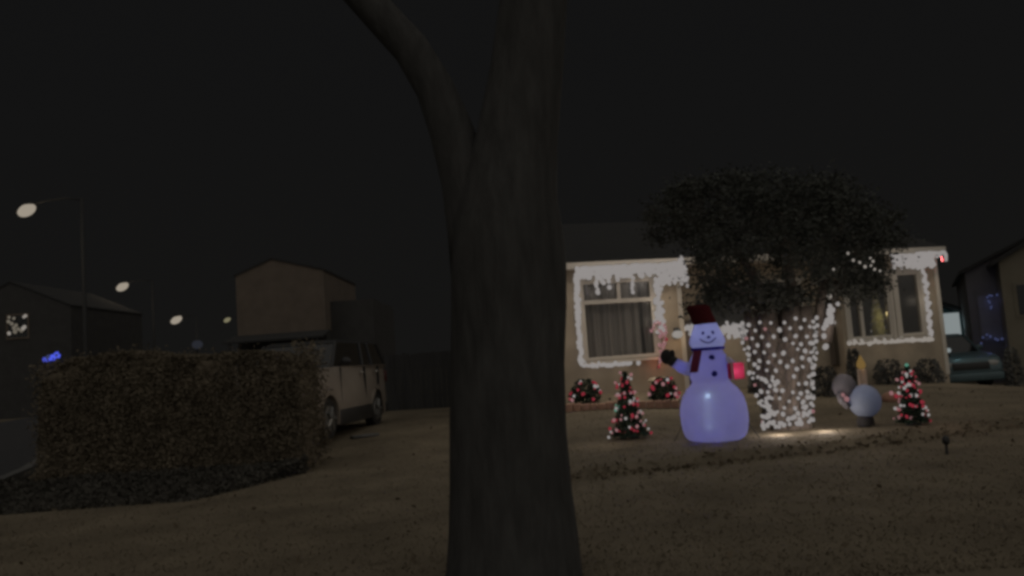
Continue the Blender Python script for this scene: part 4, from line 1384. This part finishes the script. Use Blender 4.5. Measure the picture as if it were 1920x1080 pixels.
lamp('blue_string_glow', nloc(1858, 566, -.5), .35, (.28, .33, 1), .06, ns)
lamp('blue_string_glow', nloc(1860, 640, -.5), .35, (.3, .38, 1), .06, ns)

Ys = 30.0
c0 = at(1735, 700, Ys); c1 = at(1850, 700, Ys)
sh = thing('shed', 'small teal shed with a bright lit window between the houses', 'shed', (c0.x, Ys, 0))
wz = c1.x - c0.x; z_l, z_r = at(1735, 560, Ys).z, at(1850, 600, Ys).z
q0 = at(1769, 629, Ys); q1 = at(1796, 586, Ys)
b = MB(); b.add([(0, 0, -.6), (wz, 0, -.6), (wz, 0, z_r), (0, 0, z_l), (0, 4, -.6), (wz, 4, -.6), (wz, 4, z_r), (0, 4, z_l)], [(0, 1, 2, 3), (0, 3, 7, 4), (1, 5, 6, 2), (5, 4, 7, 6)]); b.build('wall', M['shed'], sh)
b = MB(); b.add([(-.3, -.4, z_l + .12), (wz + .3, -.4, z_r - .08), (wz + .3, 4.4, z_r - .08), (-.3, 4.4, z_l + .12), (-.3, -.4, z_l + .26), (wz + .3, -.4, z_r + .06), (wz + .3, 4.4, z_r + .06), (-.3, 4.4, z_l + .26)], [(0, 3, 2, 1), (4, 5, 6, 7), (0, 1, 5, 4), (1, 2, 6, 5), (3, 0, 4, 7)]); b.build('roof', M['roof'], sh)
xa, xb = q0.x - c0.x, q1.x - c0.x
b = MB(); b.box((xa - .06, -.05, q0.z - .06), (xb + .06, -.003, q1.z + .06)); wo = b.build('window', M['shed'], sh)
b = MB(); b.box((xa, -.07, q0.z), (xb, -.051, q1.z)); bevel(b.build('pane', M['window_glow'], wo), .012)
lamp('shed_window_light', ((xa + xb) / 2, -.6, (q0.z + q1.z) / 2), 2.0, (.6, .95, 1), .25, sh)
b = at(1777, 657, 22.2)  # small white glint by the sedan, made as a glowing ball
ol = thing('sedan_glint', 'tiny white glint made as a glowing ball on a short post beside the teal sedan', 'lamp post', (b.x + .02, b.y, gz(b.x, b.y)))
zt = b.z - gz(b.x, b.y)
m_ = MB(); m_.tube([(0, 0, 0), (0, 0, zt - .05)], .025, 8); m_.build('pole', M['steel'], ol)
m_ = MB(); m_.ball((0, 0, zt), .065, 12, 8); m_.build('globe', M['window_glow'], ol, True)
lamp('sedan_glint_fill', (.1, -.45, zt + .1), .8, (.55, .95, 1), .05, ol)  # fill lamp added with the glint, no fixture here

# ------------------------------------------------------------------ render
sc.render.engine = 'CYCLES'
sc.cycles.use_denoising = True
sc.cycles.denoiser = 'OPENIMAGEDENOISE'
sc.cycles.max_bounces = 5
sc.cycles.diffuse_bounces = 2
sc.cycles.glossy_bounces = 2
sc.cycles.transparent_max_bounces = 8
sc.cycles.sample_clamp_indirect = 1.0
sc.cycles.pixel_filter_type = 'BLACKMAN_HARRIS'
sc.cycles.filter_width = 3.3
sc.view_settings.view_transform = 'Standard'
sc.view_settings.look = 'None'
sc.view_settings.exposure = 0
sc.view_settings.gamma = 1
